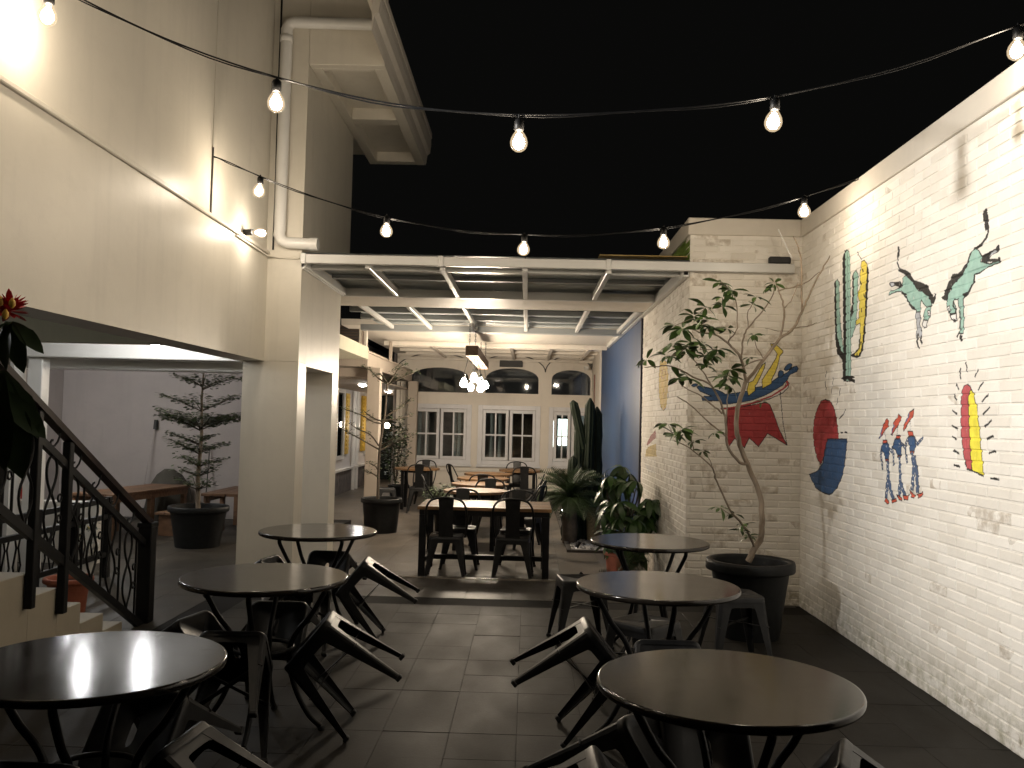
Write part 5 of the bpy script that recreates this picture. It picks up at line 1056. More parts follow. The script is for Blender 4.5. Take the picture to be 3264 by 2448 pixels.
# ================================================================= STOOLS
def rsq(a, r, n=5):
    out = []
    for cx, cy_, t0 in ((a - r, a - r, 0), (-(a - r), a - r, PI / 2), (-(a - r), -(a - r), PI), (a - r, -(a - r), 1.5 * PI)):
        for i in range(n + 1): t = t0 + PI / 2 * i / n; out.append((cx + r * math.cos(t), cy_ + r * math.sin(t)))
    return out
def seat_mb(a, zt, slot=True, drop=.035):
    m = MB(); n = 24
    L = [rsq(a, .045, 5)]
    rings = [(a + .004, .047, zt - drop), (a + .002, .046, zt - .010), (a - .003, .044, zt - .002), (a - .014, .038, zt), (a - .020, .036, zt - .004)]
    vs = []
    for aa, rr, z in rings: vs += [(x, y, z) for x, y in rsq(aa, rr, 5)]
    sl = [(.036 * math.cos(t) + (.018 if math.cos(t) > 0 else -.018), .016 * math.sin(t)) for t in [2 * PI * i / n + PI / 4 * 0 + PI / n for i in range(n)]]
    # start the slot ring at the same angle as the square ring
    vs += [(x, y, zt - .004) for x, y in sl]; vs += [(x, y, zt - .016) for x, y in sl]
    fs = []
    for k in range(len(rings) + 1):
        for j in range(n): fs.append((k * n + j, k * n + (j + 1) % n, (k + 1) * n + (j + 1) % n, (k + 1) * n + j))
    m.add(vs, fs, True)
    # underside
    vs2 = [(x, y, zt - .008) for x, y in rsq(a - .006, .042, 5)] + [(x, y, zt - .0085) for x, y in sl]
    m.add(vs2, [(j, n + j, n + (j + 1) % n, (j + 1) % n) for j in range(n)])
    return m
def leg_mb(a_top, z_top, a_bot, w0=.085, w1=.026):
    """tapered pressed-steel corner leg: two flanges folded round a rounded corner"""
    m = MB(); N = 7; prof = []
    for i in range(N):
        t = i / (N - 1); z = z_top * (1 - t) + .012 * t; a = a_top + (a_bot - a_top) * t ** 1.08; w = w0 + (w1 - w0) * (t ** .8); r = .022 * (1 - .5 * t)
        # outer loop from one flange end round the corner to the other, then back inside
        o = [(a, a - w), (a, a - r), (a - r * .3, a - r * .3), (a - r, a), (a - w, a)]; th = .005
        b = a - th; o += [(b - w + th, b), (b - r, b), (b - r * .35, b - r * .35), (b, b - r), (b, b - w + th)]
        prof.append([(x, y, z) for x, y in o])
    n = 10; vs = [p for l in prof for p in l]
    fs = [(i * n + j, i * n + (j + 1) % n, (i + 1) * n + (j + 1) % n, (i + 1) * n + j) for i in range(N - 1) for j in range(n)]
    m.add(vs, fs); m.add(prof[0], [tuple(range(n))]); m.add(prof[-1], [tuple(range(n))[::-1]]); return m
def apron_mb(a0, zt, a1, k=1.0):
    """thin skirt between two legs whose lower edge is an arch that runs out along the leg flanges"""
    m = MB(); bot = [(.094, .338), (.090, .362), (.082, .378), (.066, .386), (.036, .388), (0, .388)]; bot = [(-x * k, z) for x, z in bot] + [(x * k, z) for x, z in bot[-2::-1]]
    def yy(z): t = (zt - z) / (zt - .012); return -(a0 + (a1 - a0) * t ** 1.08) + .0012
    for d in (0, .003):
        vs = [(x, yy(z) + d, z) for x, z in bot] + [(x * .86, yy(zt) + d, zt) for x, z in bot]; n = len(bot)
        m.add(vs, [(i, i + 1, n + i + 1, n + i) for i in range(n - 1)])
    return m
def foot_mb(a): return MB().box(a - .030, a + .003, a - .030, a + .003, 0, .020, .004)
def rotz(m, k):
    R = Matrix.Rotation(k * PI / 2, 4, 'Z'); q = MB(); q.v = [tuple(R @ Vector(v)) for v in m.v]; q.f = m.f; q.sm = m.sm; return q
def make_stool():
    t = thing('metal_stool', 'stool', 'stool', (0, 0, 0), 'gunmetal stools at the bistro tables')
    build('seat', seat_mb(.152, .455), M_STOOL, t)
    for k in range(4):
        lg = build('leg', rotz(leg_mb(.151, .425, .200), k), M_STOOL, t)
        build('rubber_foot', rotz(foot_mb(.201), k), M_RUB, lg)
        ap = apron_mb(.151, .425, .200)
        build('apron', rotz(ap, k), M_STOOL, t)
    for k in (0, 1):
        R = Matrix.Rotation(PI / 4 + k * PI / 2, 4, 'Z'); q = MB(); q.box(-.235, .235, -.011, .011, .262 + k * .005, .266 + k * .005, M=R); build('brace', q, M_STOOL, t)
    return t
stool0 = make_stool(); first = [True]
def stool(x, y, ang, tilt, lab):
    """ang: direction the stool leans toward (radians); tilt about the floor line of its two leading feet"""
    s = stool0 if first[0] else copy_tree(stool0); first[0] = False
    s['label'] = lab
    a = .200
    Rz = Matrix.Rotation(ang, 4, 'Z'); Ry = Matrix.Rotation(tilt, 4, 'Y')
    if tilt: M = Matrix.Translation((x, y, 0)) @ Rz @ Ry @ Matrix.Translation((-a, 0, 0))
    else: M = Matrix.Translation((x, y, 0)) @ Rz
    s.matrix_world = M; return s
def lean(tb, phi, d, lab, tilt=50, dx=0, dy=0, turn=0):
    x, y = TAB[tb][:2]; a = math.radians(phi)
    return stool(x + d * math.cos(a) + dx, y + d * math.sin(a) + dy, a + PI + math.radians(turn), math.radians(tilt), lab)
lean('T1L', -12, .46, 'tipped stool leaning on the lamp-reflecting table, legs toward the aisle', turn=6)
lean('T1L', 84, .46, 'tipped stool showing its flat seat behind the lamp-reflecting table')
lean('T1L', -92, .46, 'tipped stool cut by the bottom edge, under the lamp-reflecting table')
lean('T2L', 6, .44, 'tipped stool with four legs out in the aisle, between the left tables')
lean('T2L', 92, .46, 'tipped stool facing us with flat seat under the second left table')
lean('T2L', 182, .46, 'tipped stool with pinkish lit seat behind the lamp-reflecting table', turn=-14)
lean('T2L', -94, .46, 'tipped stool between the lamp-reflecting table and the second left table', turn=8)
lean('T3L', 180, .46, 'tipped stool with pale lit seat against the cream pillar', turn=-10)
lean('T3L', 88, .46, 'tipped stool behind the pillar-side table with slot near its foot')
lean('T3L', -92, .46, 'tipped stool in front of the pillar-side table, legs toward us')
lean('T3L', 4, .46, 'tipped stool leaning on the pillar-side table from the aisle')
lean('T2R', 182, .47, 'tipped stool with bright top edge and two legs pointing into the aisle')
lean('T2R', -90, .46, 'tipped stool wedged between the two nearer tables by the brick wall')
lean('T1R', 128, .50, 'tipped stool behind the nearest brick-side table, dark legs over the floor', turn=12)
lean('T1R', 197, .56, 'tipped stool with bright corner at the bottom edge of the picture', turn=-16)
lean('T1R', 91, .47, 'tipped stool with large hand hole under the nearest brick-side table')
lean('T1R', -8, .47, 'tipped stool on the brick side of the nearest table', turn=-14)
stool(.68, 4.98, PI / 4, 0, 'upright stool set cornerwise behind the blue-reflecting table')
stool(.40, 6.28, .15, 0, 'upright stool at the aisle side of the table by the bushy plant')
stool(1.39, 5.86, .12, 0, 'upright stool in front of the big tree pot')
s_ = stool(-2.45, 15.4, .3, 0, 'upright stool with shining seat beside the porch column'); s_.location.z = Z0T
# ================================================================= TIMBER DINING TABLES
def leg4(t, xs, ys, h, w, z0=0):
    for x in xs:
        for y in ys: box('leg', x - w, x + w, y - w, y + w, z0, h, M_BLACK, t, .003)
ta = thing('dining_table', 'long timber topped dining table with black frame in front of the other dining tables', 'dining table', (-.435, 9.73, Z0T))
x0, x1, y0, y1 = -1.14, .275, 9.28, 10.15; zt = Z0T + .76
for k in range(7): 
    a = y0 + (y1 - y0) / 7 * k; box('plank', x0, x1, a + .002, a + (y1 - y0) / 7 - .002, zt - .034, zt + random.uniform(-.0008, .0008), M_WOOD, ta, .003)
leg4(ta, (x0 + .055, x1 - .055), (y0 + .05, y1 - .05), zt - .088, .035, Z0T)
build('apron', MB().box(x0 + .02, x1 - .02, y0 + .015, y0 + .075, zt - .087, zt - .035, .003).box(x0 + .02, x1 - .02, y1 - .075, y1 - .015, zt - .087, zt - .035, .003), M_BLACK, ta)
build('stretcher', MB().box(x0 + .04, x1 - .04, 9.68, 9.74, Z0T + .15, Z0T + .20, .003), M_BLACK, ta)
for x in (x0 + .055, x1 - .055): box('stretcher', x - .025, x + .025, y0 + .086, y1 - .086, Z0T + .151, Z0T + .199, M_BLACK, ta)
def wood_round(x, y, lab, R=.42):
    t = thing('dining_table', lab, 'dining table', (x, y, Z0T), 'round timber dining tables')
    n = 7; zt = Z0T + .76
    for k in range(n):
        a, b = -R + 2 * R / n * k + .0015, -R + 2 * R / n * (k + 1) - .0015; m_ = 6
        pts = [(math.sqrt(max(R * R - v * v, 0.0004)), v) for v in [a + (b - a) * i / m_ for i in range(m_ + 1)]]
        poly = [(x + u, y + v) for u, v in pts] + [(x - u, y + v) for u, v in pts[::-1]]
        build('plank', MB().prism(poly, zt - .032, zt + random.uniform(-.0008, .0008), 'z'), M_WOOD, t)
    leg4(t, (x - .24, x + .24), (y - .24, y + .24), zt - .033, .028, Z0T)
    build('under_frame', MB().box(x - .21, x + .21, y - .262, y - .222, zt - .08, zt - .034).box(x - .21, x + .21, y + .222, y + .262, zt - .08, zt - .034), M_BLACK, t)
for x, y, lab in ((-.665, 11.6, 'round timber table directly behind the long dining table'), (-.67, 12.85, 'round timber table with sunlit looking planks, second behind the long table'), (-.69, 14.1, 'round timber table third behind the long table in the middle row'),
                  (-.66, 15.3, 'round timber table last in the middle row before the windows'), (-2.05, 16.5, 'round timber table below the left arched window'), (-.10, 16.65, 'round timber table below the middle arched window'), (.95, 15.6, 'round timber table half hidden by the spiky palm')): wood_round(x, y, lab)
# ================================================================= STEEL CHAIRS
def make_chair():
    t = thing('metal_chair', 'chair', 'chair', (0, 0, 0), 'black steel cafe chairs')
    a = .175; build('seat', seat_mb(a, .455), M_STOOL, t)
    for k in range(4):
        lg = build('leg', rotz(leg_mb(a - .002, .425, .215, .10, .028), k), M_STOOL, t); build('rubber_foot', rotz(foot_mb(.216), k), M_RUB, lg)
        ap = apron_mb(.173, .425, .215, 1.18)
        build('apron', rotz(ap, k), M_STOOL, t)
    # the back is at -y ; hoop of round tube and a pressed centre splat
    hp = [(-.195, .02, .43), (-.21, -.06, .52), (-.215, -.15, .64), (-.205, -.215, .76), (-.16, -.243, .835), (-.08, -.255, .862), (0, -.257, .868)]
    hp = smooth(hp + [(-x, y, z) for x, y, z in hp[-2::-1]], 3)
    build('back_hoop', MB().tube(hp, .0115, 8), M_STOOL, t)
    sp = MB(); L = [(.078, -.165, .43), (.074, -.185, .52), (.072, -.212, .64), (.074, -.236, .76), (.082, -.256, .866)]
    for d in (0, .004):
        sp.add([(s * w, y + d + (.010 if s == 0 else 0), z) for w, y, z in L for s in (-1, 0, 1)], [(3 * i + j, 3 * i + j + 1, 3 * i + j + 4, 3 * i + j + 3) for i in range(4) for j in (0, 1)], True)
    build('back_splat', sp, M_STOOL, t); return t
ch0 = make_chair(); fc = [True]
def chair(x, y, deg, lab):
    c = ch0 if fc[0] else copy_tree(ch0); fc[0] = False; c['label'] = lab; c.location = (x, y, Z0T); c.rotation_euler = (0, 0, math.radians(deg))
for x, y, d, lab in ((-.835, 9.40, 2, 'steel chair with back to us at the long dining table, nearer the shrub pot'), (-.125, 9.42, -2, 'steel chair with back to us at the long dining table, nearer the plant bed'),
                     (-.74, 10.10, 180, 'steel chair across the long dining table, facing us, left of centre'), (-.10, 10.08, 176, 'steel chair across the long dining table, facing us, nearer the plant bed'),
                     (-.52, 11.98, 174, 'steel chair between the first and second round timber tables'), (-.67, 13.45, 4, 'steel chair between the second and third round timber tables'),
                     (-1.25, 12.7, -80, 'steel chair sideways on the porch side of the round tables'), (.02, 12.3, 82, 'dark steel chair sideways on the plant side of the round tables'), (.02, 13.6, 88, 'steel chair sideways beside the third round table'), (-.02, 11.3, 70, 'steel chair turned beside the first round timber table'),
                     (-1.92, 15.85, 4, 'steel chair with back to us at the table below the left arched window'), (-2.0, 17.1, 176, 'steel chair against the wall below the left arched window'), (-1.18, 16.1, -65, 'steel chair turned sideways between the rear tables'),
                     (-.20, 17.3, 178, 'steel chair against the wall below the middle arched window'), (-.02, 15.95, -4, 'steel chair with back to us at the table below the middle window')): chair(x, y, d, lab)
# ================================================================= PICNIC TABLES IN THE ROOM
def picnic(label, cx, cy_, rot, L, W, h, bench=True):
    t = thing('picnic_table', label, 'table', (0, 0, 0), 'brown timber tables in the side room')
    for k in range(5): build('plank', MB().box(-L / 2, L / 2, -W / 2 + W / 5 * k + .004, -W / 2 + W / 5 * (k + 1) - .004, h - .035, h, .003), M_WOODD, t)
    for x in (-L / 2 + .08, L / 2 - .08, 0):
        for y in (-W / 2 + .06, W / 2 - .06): build('leg', MB().box(x - .03, x + .03, y - .03, y + .03, 0, h - .036, .003), M_WOODD, t)
    build('apron', MB().box(-L / 2 + .03, L / 2 - .03, -W / 2 + .03, -W / 2 + .055, h - .11, h - .036).box(-L / 2 + .03, L / 2 - .03, W / 2 - .055, W / 2 - .03, h - .11, h - .036), M_WOODD, t)
    t.location = (cx, cy_, 0); t.rotation_euler = (0, 0, rot); return t
def bench(label, cx, cy_, rot, L):
    t = thing('bench', label, 'bench', (0, 0, 0), 'low brown benches in the side room')
    for k in range(2): build('plank', MB().box(-L / 2, L / 2, -.14 + .14 * k + .003, .14 * k - .003, .27, .30, .003), M_WOODD, t)
    for x in (-L / 2 + .1, L / 2 - .1): build('leg', MB().box(x - .03, x + .03, -.12, .12, 0, .269, .003), M_WOODD, t)
    t.location = (cx, cy_, 0); t.rotation_euler = (0, 0, rot)
picnic('brown timber table along the room, left of the tiered tree', -5.06, 11.3, 1.40, 1.7, .6, .56)
picnic('brown timber table right of the tiered tree beside the pillar', -3.72, 11.75, PI / 2, 1.3, .8, .54)
bench('low bench beside the left timber table, nearer the tree pot', -4.42, 11.5, 1.40, 1.1)
bench('low bench behind the tree pot under the right timber table', -3.35, 11.2, PI / 2, 1.0)
for i, (x, z0, x1, z1, lab) in enumerate(((-5.62, .15, -5.52, 1.42, 'white handled broom leaning on the grey room wall'), (-4.66, .15, -4.70, 1.06, 'dark thin stick leaning on the grey room wall near the tree'))):
    t = thing('broom', lab, 'broom', (x, 12.8, 0))
    build('handle', MB().tube([(x, 12.75, z0), (x1, 12.96, z1)], .009, 6), M_ROOM if i == 0 else M_GREYM, t)
    build('head', MB().tube([(x1, 12.955, z1 - .12), (x1 + .003, 12.965, z1 + .02)], [.035, .03], 8) if i == 0 else MB().box(x - .1, x + .1, 12.68, 12.74, 0.0, .17, .01), M_DARK, t)
    build('bristles', MB().box(x - .08, x + .08, 12.70, 12.76, .001, .16, .01), M_GREYM, t) if i == 0 else None
t = thing('dustpan', 'small red plastic dustpan propped behind the railing', 'dustpan', (-5.15, 9.3, .62)); build('pan', MB().prism([(-5.28, .63), (-5.08, .63), (-5.08, .66), (-5.22, .76), (-5.28, .74)], 9.0, 9.04, 'y'), mat('red_plastic', (.45, .03, .02), .4), t); build('handle', MB().tube([(-5.25, 9.02, .75), (-5.33, 9.02, .83)], .012, 6), M_RUB, t)
sk = thing('sack', 'dark covered sack heaped against the grey room wall', 'sack', (-5.0, 12.4, 0)); build('bundle', MB().lathe([(.30, 0), (.33, .2), (.27, .5), (.17, .66), (.06, .74)], (-5.15, 12.6, 0), 18, star=lambda a: .07 * math.sin(3 * a) + .04 * math.sin(7 * a)), mat('olive_tarp', (.06, .055, .045), .8, bump=.5, bs=9), sk)
# ================================================================= POTS AND PLANTS
def pot(label, x, y, z, r0, r1, h, m=M_POT, lip=.03, cat='pot'):
    t = thing('plant_pot', label, cat, (x, y, z))
    pr = [(r0, 0), (r0 + (r1 - lip - r0) * .5, h * .45), (r1 - lip, h * .84), (r1 - lip + .004, h * .86), (r1 - .004, h * .87), (r1, h * .89), (r1, h * .97), (r1 - .006, h), (r1 - lip, h), (r1 - lip - .004, h * .96), (r1 - lip - .012, h * .86)]
    build('pot_body', MB().lathe(pr, (x, y, z), 36, caps=(True, False)), m, t)
    build('soil', MB().lathe([(r1 - lip - .014, h * .84), (r1 * .5, h * .86), (.002, h * .87)], (x, y, z), 20, caps=(False, False)), M_SOIL, t); return t
def leaf_mesh(name, m, L, W, fold=.25, droop=.25, n=5):
    """blade along +x from the origin, base at 0"""
    q = MB(); vs = []; fs = []
    for i in range(n + 1):
        t = i / n; w = W / 2 * (math.sin(PI * min(1, t * .93 + .05)) ** .8) * (1.15 if t > .45 else .95); x = L * t; z = -droop * L * t * t
        if i == n: w = .001
        vs += [(x, -w, z + fold * w), (x, 0, z), (x, w, z + fold * w)]
    for i in range(n):
        for j in (0, 1): fs.append((3 * i + j, 3 * i + j + 1, 3 * i + j + 4, 3 * i + j + 3))
    q.add(vs, fs, True); return q.mesh(name, m)
rng = random.Random(21)
# ---- big potted tree by the brick wall
pot('big black plastic pot by the brick corner holding the branching tree', 1.68, 6.62, 0, .215, .325, .56, lip=.045)
tr = thing('potted_tree', 'tall branching tree with palm-shaped leaf whorls in the big black pot', 'tree', (1.68, 6.62, .48))
for i, (p, r0, r1) in enumerate(TREE_BR):
    p = smooth(p, 4); n = len(p)
    p = [v + Vector((rng.uniform(-1, 1), rng.uniform(-1, 1), rng.uniform(-1, 1))) * .004 for v in p]
    build('trunk' if i == 0 else 'branch', MB().tube(p, [r0 + (r1 - r0) * k / (n - 1) for k in range(n)], 8 if i == 0 else 6), M_BARK, tr)
lfs = [leaf_mesh('leaf', M_LEAF, .112, .044, .3, .3), leaf_mesh('leaf', M_LEAF, .096, .042, .2, .5), leaf_mesh('leaf', M_LEAF, .122, .042, .35, .15)]
cnt = 0
twigs = MB(); more = MB()
for (c, s, n) in TREE_CL:
    for k in range(n):
        o = Vector(c) + (Vector((rng.uniform(-.14, .14), rng.uniform(-.15, .15), rng.uniform(-.07, .07))) * s if k else Vector((0, 0, 0)))
        if k: twigs.tube([Vector(c) - Vector((0, 0, .02)), (Vector(c) + o) / 2 - Vector((0, 0, .01)), o], .0025, 4)
        tilt = Matrix.Rotation(rng.uniform(-.5, .5), 4, 'X') @ Matrix.Rotation(rng.uniform(-.5, .5), 4, 'Y')
        for j in range(rng.choice((5, 6, 6, 7))):
            a = 2 * PI * j / 6.2 + rng.uniform(-.25, .25); R = tilt @ Matrix.Rotation(a, 4, 'Z') @ Matrix.Rotation(rng.uniform(-.35, .45), 4, 'Y') @ Matrix.Rotation(rng.uniform(-.4, .4), 4, 'X')
            d = R @ Vector((.012, 0, 0)); sc = s * rng.uniform(.68, 1.12); me = rng.choice(lfs); cnt += 1
            if cnt <= 297: place('leaf', me, tr, o + d, R.to_euler(), sc)
            else: more.add([v.co for v in me.vertices], [tuple(p.vertices) for p in me.polygons], True, Matrix.Translation(o + d) @ R @ Matrix.Scale(sc, 4))
build('twigs', twigs, M_BARK, tr); build('leaf_mass', more, M_LEAF, tr, kind='stuff')
build('stake', MB().tube([(2.15, 7.25, 2.95), (2.08, 7.4, 3.22)], .006, 5), M_WHITE, tr)
# ---- tiered tree in the side room
pot('black plastic pot of the tiered tree in the side room', -3.83, 10.28, 0, .25, .345, .47)
lt = thing('tiered_tree', 'young tree with flat layered tiers of small leaves in the side room', 'tree', (-3.84, 10.28, .42))
TX, TY = -3.845, 10.28
build('trunk', MB().tube([(TX + .01, TY, .38), (TX - .01, TY, .8), (TX + .015, TY, 1.3), (TX, TY, 1.7), (TX + .01, TY, 2.03)], [.03, .026, .02, .014, .010], 8), M_BARK, lt)
fol = MB()
def spray(q, p0, p1, dens, rn, leaf=.060, br=None):
    a, b = Vector(p0), Vector(p1); d = b - a; L = d.length; n = max(4, int(L * 29 * dens))
    side = d.cross(Vector((0, 0, 1))).normalized()
    for i in range(n):
        t = .18 + .82 * (i + rn.random()) / n; w = L * .30 * math.sin(PI * min(1, t * .9)) + .03
        for s in (-1, 1):
            for k in range(4):
                off = side * s * w * rn.uniform(.1, 1) + Vector((0, 0, rn.uniform(-.03, .012))) + d.normalized() * rn.uniform(-.05, .08)
                c = a + d * t + Vector((0, 0, .06 * L * math.sin(PI * t))) + off
                ang = rn.uniform(0, 2 * PI); u = Vector((math.cos(ang), math.sin(ang), rn.uniform(-.35, .1))) * leaf * rn.uniform(.6, 1.2); v = Vector((-math.sin(ang), math.cos(ang), rn.uniform(-.2, .2))) * leaf * .32
                q.add([c, c + u * .5 + v, c + u, c + u * .5 - v], [(0, 1, 2, 3)])
for z, l, r, dens in TIERS:
    for ang in [0, 55, 115, 180, 235, 300]:
        a = math.radians(ang + rng.uniform(-14, 14)); R_ = r if math.cos(a) > .3 else (-l if math.cos(a) < -.3 else (r - l) / 2)
        R_ = abs(R_) * rng.uniform(.82, 1.05); e = (TX + R_ * math.cos(a), TY + R_ * math.sin(a), z + rng.uniform(.0, .09))
        s = (TX, TY, z - .13 * R_ / .5); mid = (TX + R_ * .5 * math.cos(a), TY + R_ * .5 * math.sin(a), z - .02)
        build('branch', MB().tube([s, mid, e], [.008, .005, .002], 5), M_BARKD, lt); spray(fol, s, e, dens, rng)
build('foliage', fol, M_LEAF, lt, kind='stuff')
# ---- sparse shrub in the black pot at the pillar
pot('black plastic pot holding the sparse bare shrub at the awning step', -2.13, 13.0, Z0T, .235, .305, .50)
sb = thing('sparse_shrub', 'sparse thin branched shrub with few tiny leaves in front of the porch column', 'shrub', (-2.13, 12.76, .3))
sf = MB()
for i, (p, r0, r1) in enumerate(SHRUB_BR):
    p = smooth(p, 3); n = len(p); build('stem' if i == 0 else 'branch', MB().tube(p, [r0 + (r1 - r0) * k / (n - 1) for k in range(n)], 6), M_BARKD, sb)
    if i:
        for k in range(n):
            for _ in range(6 if k > 2 else 2):
                c = p[k] + Vector((rng.uniform(-.06, .06), rng.uniform(-.1, .1), rng.uniform(-.02, .05)))
                if rng.random() < .35: sf.tube([p[k], c], .003, 4)
                ang = rng.uniform(0, 2 * PI); u = Vector((math.cos(ang), math.sin(ang), rng.uniform(-.6, .3))) * .042; v = Vector((-math.sin(ang), math.cos(ang), .2)) * .014
                sf.add([c, c + u * .5 + v, c + u, c + u * .5 - v], [(0, 1, 2, 3)])
build('foliage', sf, M_LEAFD, sb, kind='stuff')
# ---- planting bed along the blue wall
kb = thing('bed_kerb', 'dark low kerb round the gravel planting bed', 'kerb', (.6, 12, Z0T))
box('kerb_stone', .545, .605, 11.45, 16.9, Z0T - .02, Z0T + .035, M_GREYM, kb, .004); box('kerb_stone', .606, XL, 11.45, 11.51, Z0T - .02, Z0T + .035, M_GREYM, kb, .004)
build('bed_soil', MB().box(.606, XL - .001, 11.511, 16.9, Z0T - .05, Z0T + .006), M_SOIL, kind='structure')
gv = MB()
def pebble(q, x, y, z, r, rn):
    t = [(1, 0, 0), (-1, 0, 0), (0, 1, 0), (0, -1, 0), (0, 0, 1), (0, 0, -1), (.6, .6, .5), (-.6, .6, .45), (-.6, -.6, .5), (.6, -.6, .45)]
    sx, sy, sz = r * rn.uniform(.7, 1.2), r * rn.uniform(.7, 1.2), r * rn.uniform(.45, .8); a = rn.uniform(0, PI); ca, sa = math.cos(a), math.sin(a)
    vs = [(x + sx * u * ca - sy * v * sa, y + sx * u * sa + sy * v * ca, z + sz * w) for u, v, w in t]
    q.add(vs, [(0, 6, 9), (6, 4, 9), (6, 2, 7), (6, 7, 4), (7, 1, 8), (7, 8, 4), (8, 3, 9), (8, 9, 4), (0, 2, 6), (2, 1, 7), (1, 3, 8), (3, 0, 9), (0, 5, 2), (2, 5, 1), (1, 5, 3), (3, 5, 0)])
for i in range(1500):
    y = 11.52 + 5.2 * rng.random() ** 1.8; pebble(gv, rng.uniform(.62, 1.39), y, Z0T + .012, rng.uniform(.014, .032), rng)
build('pebble_gravel', gv, mat('pale_pebbles', (.42, .40, .38), .6, var=.5, vs=40), kind='stuff')
def spot(x, y, z, lab, aim, e=E_SPOT, col=(1, .97, .92), ang=55):
    t = thing('garden_spotlight', lab, 'spotlight', (x, y, z), 'small garden spotlights in the bed')
    d = Vector(aim).normalized(); p = Vector((x, y, z + .07))
    build('head', MB().tube([p - d * .06, p - d * .03, p + d * .028], [.016, .026, .030], 10, caps=False), M_BLACK, t)
    build('lens', MB().tube([p + d * .018, p + d * .022], .026, 10), emit('spot_lens', col, 45), t)
    build('spike', MB().tube([(x, y, z - .02), (x, y, z + .06)], .006, 5), M_BLACK, t)
    l = bpy.data.lights.new('garden_beam', 'SPOT'); l.energy = e; l.color = col; l.spot_size = math.radians(ang); l.spot_blend = .7; l.shadow_soft_size = .02
    o = bpy.data.objects.new('garden_beam', l); COL.objects.link(o); o.location = p + d * .035; o.rotation_euler = d.to_track_quat('-Z', 'Y').to_euler()
spot(.655, 16.0, Z0T, 'glowing garden spotlight at the far end of the bed kerb', (.5, -.35, .75), 5)
spot(.685, 13.6, Z0T, 'small garden spotlight beside the cactus foot', (.4, -.1, .9), 2)
spot(.71, 11.75, Z0T, 'small garden spotlight at the near corner of the bed', (.55, .55, .9), 3)
spot(1.18, 11.25, Z0T, 'garden spotlight hidden behind the bush, lighting the blue wall', (.55, .45, .8), 26, (.93, .96, 1.0), 80)
spot(.60, 9.35, Z0T, 'small garden spotlight on the terrace in front of the bush', (.6, .15, .7), 2.5)
# cactus clump
ca = thing('cactus', 'tall clump of ribbed columnar cactus against the blue wall', 'cactus', (.85, 13.4, Z0T))
rib = lambda a: .16 * math.cos(8 * a)
def column(name, pts, r):
    P = smooth(pts, 4); n = len(P); N = 32; vs = []
    for i, p in enumerate(P):
        t = i / (n - 1); rr = r * (1 - .08 * math.sin(i * 1.9)) * (1 if t < .9 else math.sqrt(max(.02, 1 - ((t - .9) / .1) ** 2)))
        for j in range(N): a = 2 * PI * j / N; q = rr * (1 + rib(a)); vs.append((p.x + q * math.cos(a), p.y + q * math.sin(a), p.z))
    fs = [(i * N + j, i * N + (j + 1) % N, (i + 1) * N + (j + 1) % N, (i + 1) * N + j) for i in range(n - 1) for j in range(N)]
    q = MB(); q.add(vs, fs, True); q.add(vs[-N:], [tuple(range(N))]); build(name, q, M_CACT, ca)
column('stem', [(.90, 13.4, Z0T), (.92, 13.4, .6), (.935, 13.4, 1.3), (.945, 13.4, 1.93)], .072)
column('stem', [(1.06, 13.5, Z0T), (1.07, 13.5, .6), (1.06, 13.5, 1.2), (1.06, 13.5, 1.80)], .075)
column('stem', [(.80, 13.45, Z0T), (.80, 13.45, .5), (.80, 13.42, 1.0), (.78, 13.42, 1.52)], .07)
column('stem', [(.86, 13.4, 1.15), (.80, 13.38, 1.4), (.74, 13.38, 1.65), (.685, 13.38, 1.89)], .06)
column('stem', [(.70, 13.2, Z0T), (.70, 13.2, .3), (.69, 13.2, .7), (.69, 13.2, 1.05)], .065); column('stem', [(.76, 13.1, Z0T), (.77, 13.1, .4), (.78, 13.1, .95)], .06)
column('stem', [(.66, 12.6, Z0T), (.66, 12.6, .1), (.67, 12.6, .3), (.67, 12.6, .62)], .13); column('stem', [(.84, 12.75, Z0T), (.84, 12.75, .1), (.84, 12.75, .3), (.84, 12.75, .55)], .11)
# cycad
cyd = thing('spiky_palm', 'dark spiky cycad palm beneath the cactus', 'palm', (.62, 12.35, Z0T))
def frond_mesh(L, n=20):
    q = MB(); pts = []
    for i in range(n + 1): t = i / n; pts.append(Vector((L * t * (1 - .1 * t), 0, L * (.42 * t - .52 * t * t))))
    q.tube(pts[::2], [.006 * (1 - .8 * k / (n / 2)) + .001 for k in range(len(pts[::2]))], 4)
    for i in range(2, n + 1):
        t = i / n; w = L * .26 * math.sin(PI * (.15 + .8 * t)) + .01
        for s in (-1, 1):
            p = pts[i]; e = p + Vector((w * .55, s * w, .035)); q.add([p + Vector((-.006, 0, 0)), e, p + Vector((.007, 0, 0))], [(0, 1, 2)])
    return q
fm = [frond_mesh(.52).mesh('frond', M_LEAFD), frond_mesh(.44).mesh('frond', M_LEAFD)]
build('stem', MB().lathe([(.10, Z0T), (.11, .1), (.09, .42), (.04, .50)], (.62, 12.35, 0), 12), M_BARKD, cyd)
for k in range(72): place('frond', fm[k % 2], cyd, (.62, 12.35, .50), (rng.uniform(-.2, .2), -rng.uniform(-.75, 1.0), rng.uniform(0, 2 * PI)), rng.uniform(1.0, 1.3))
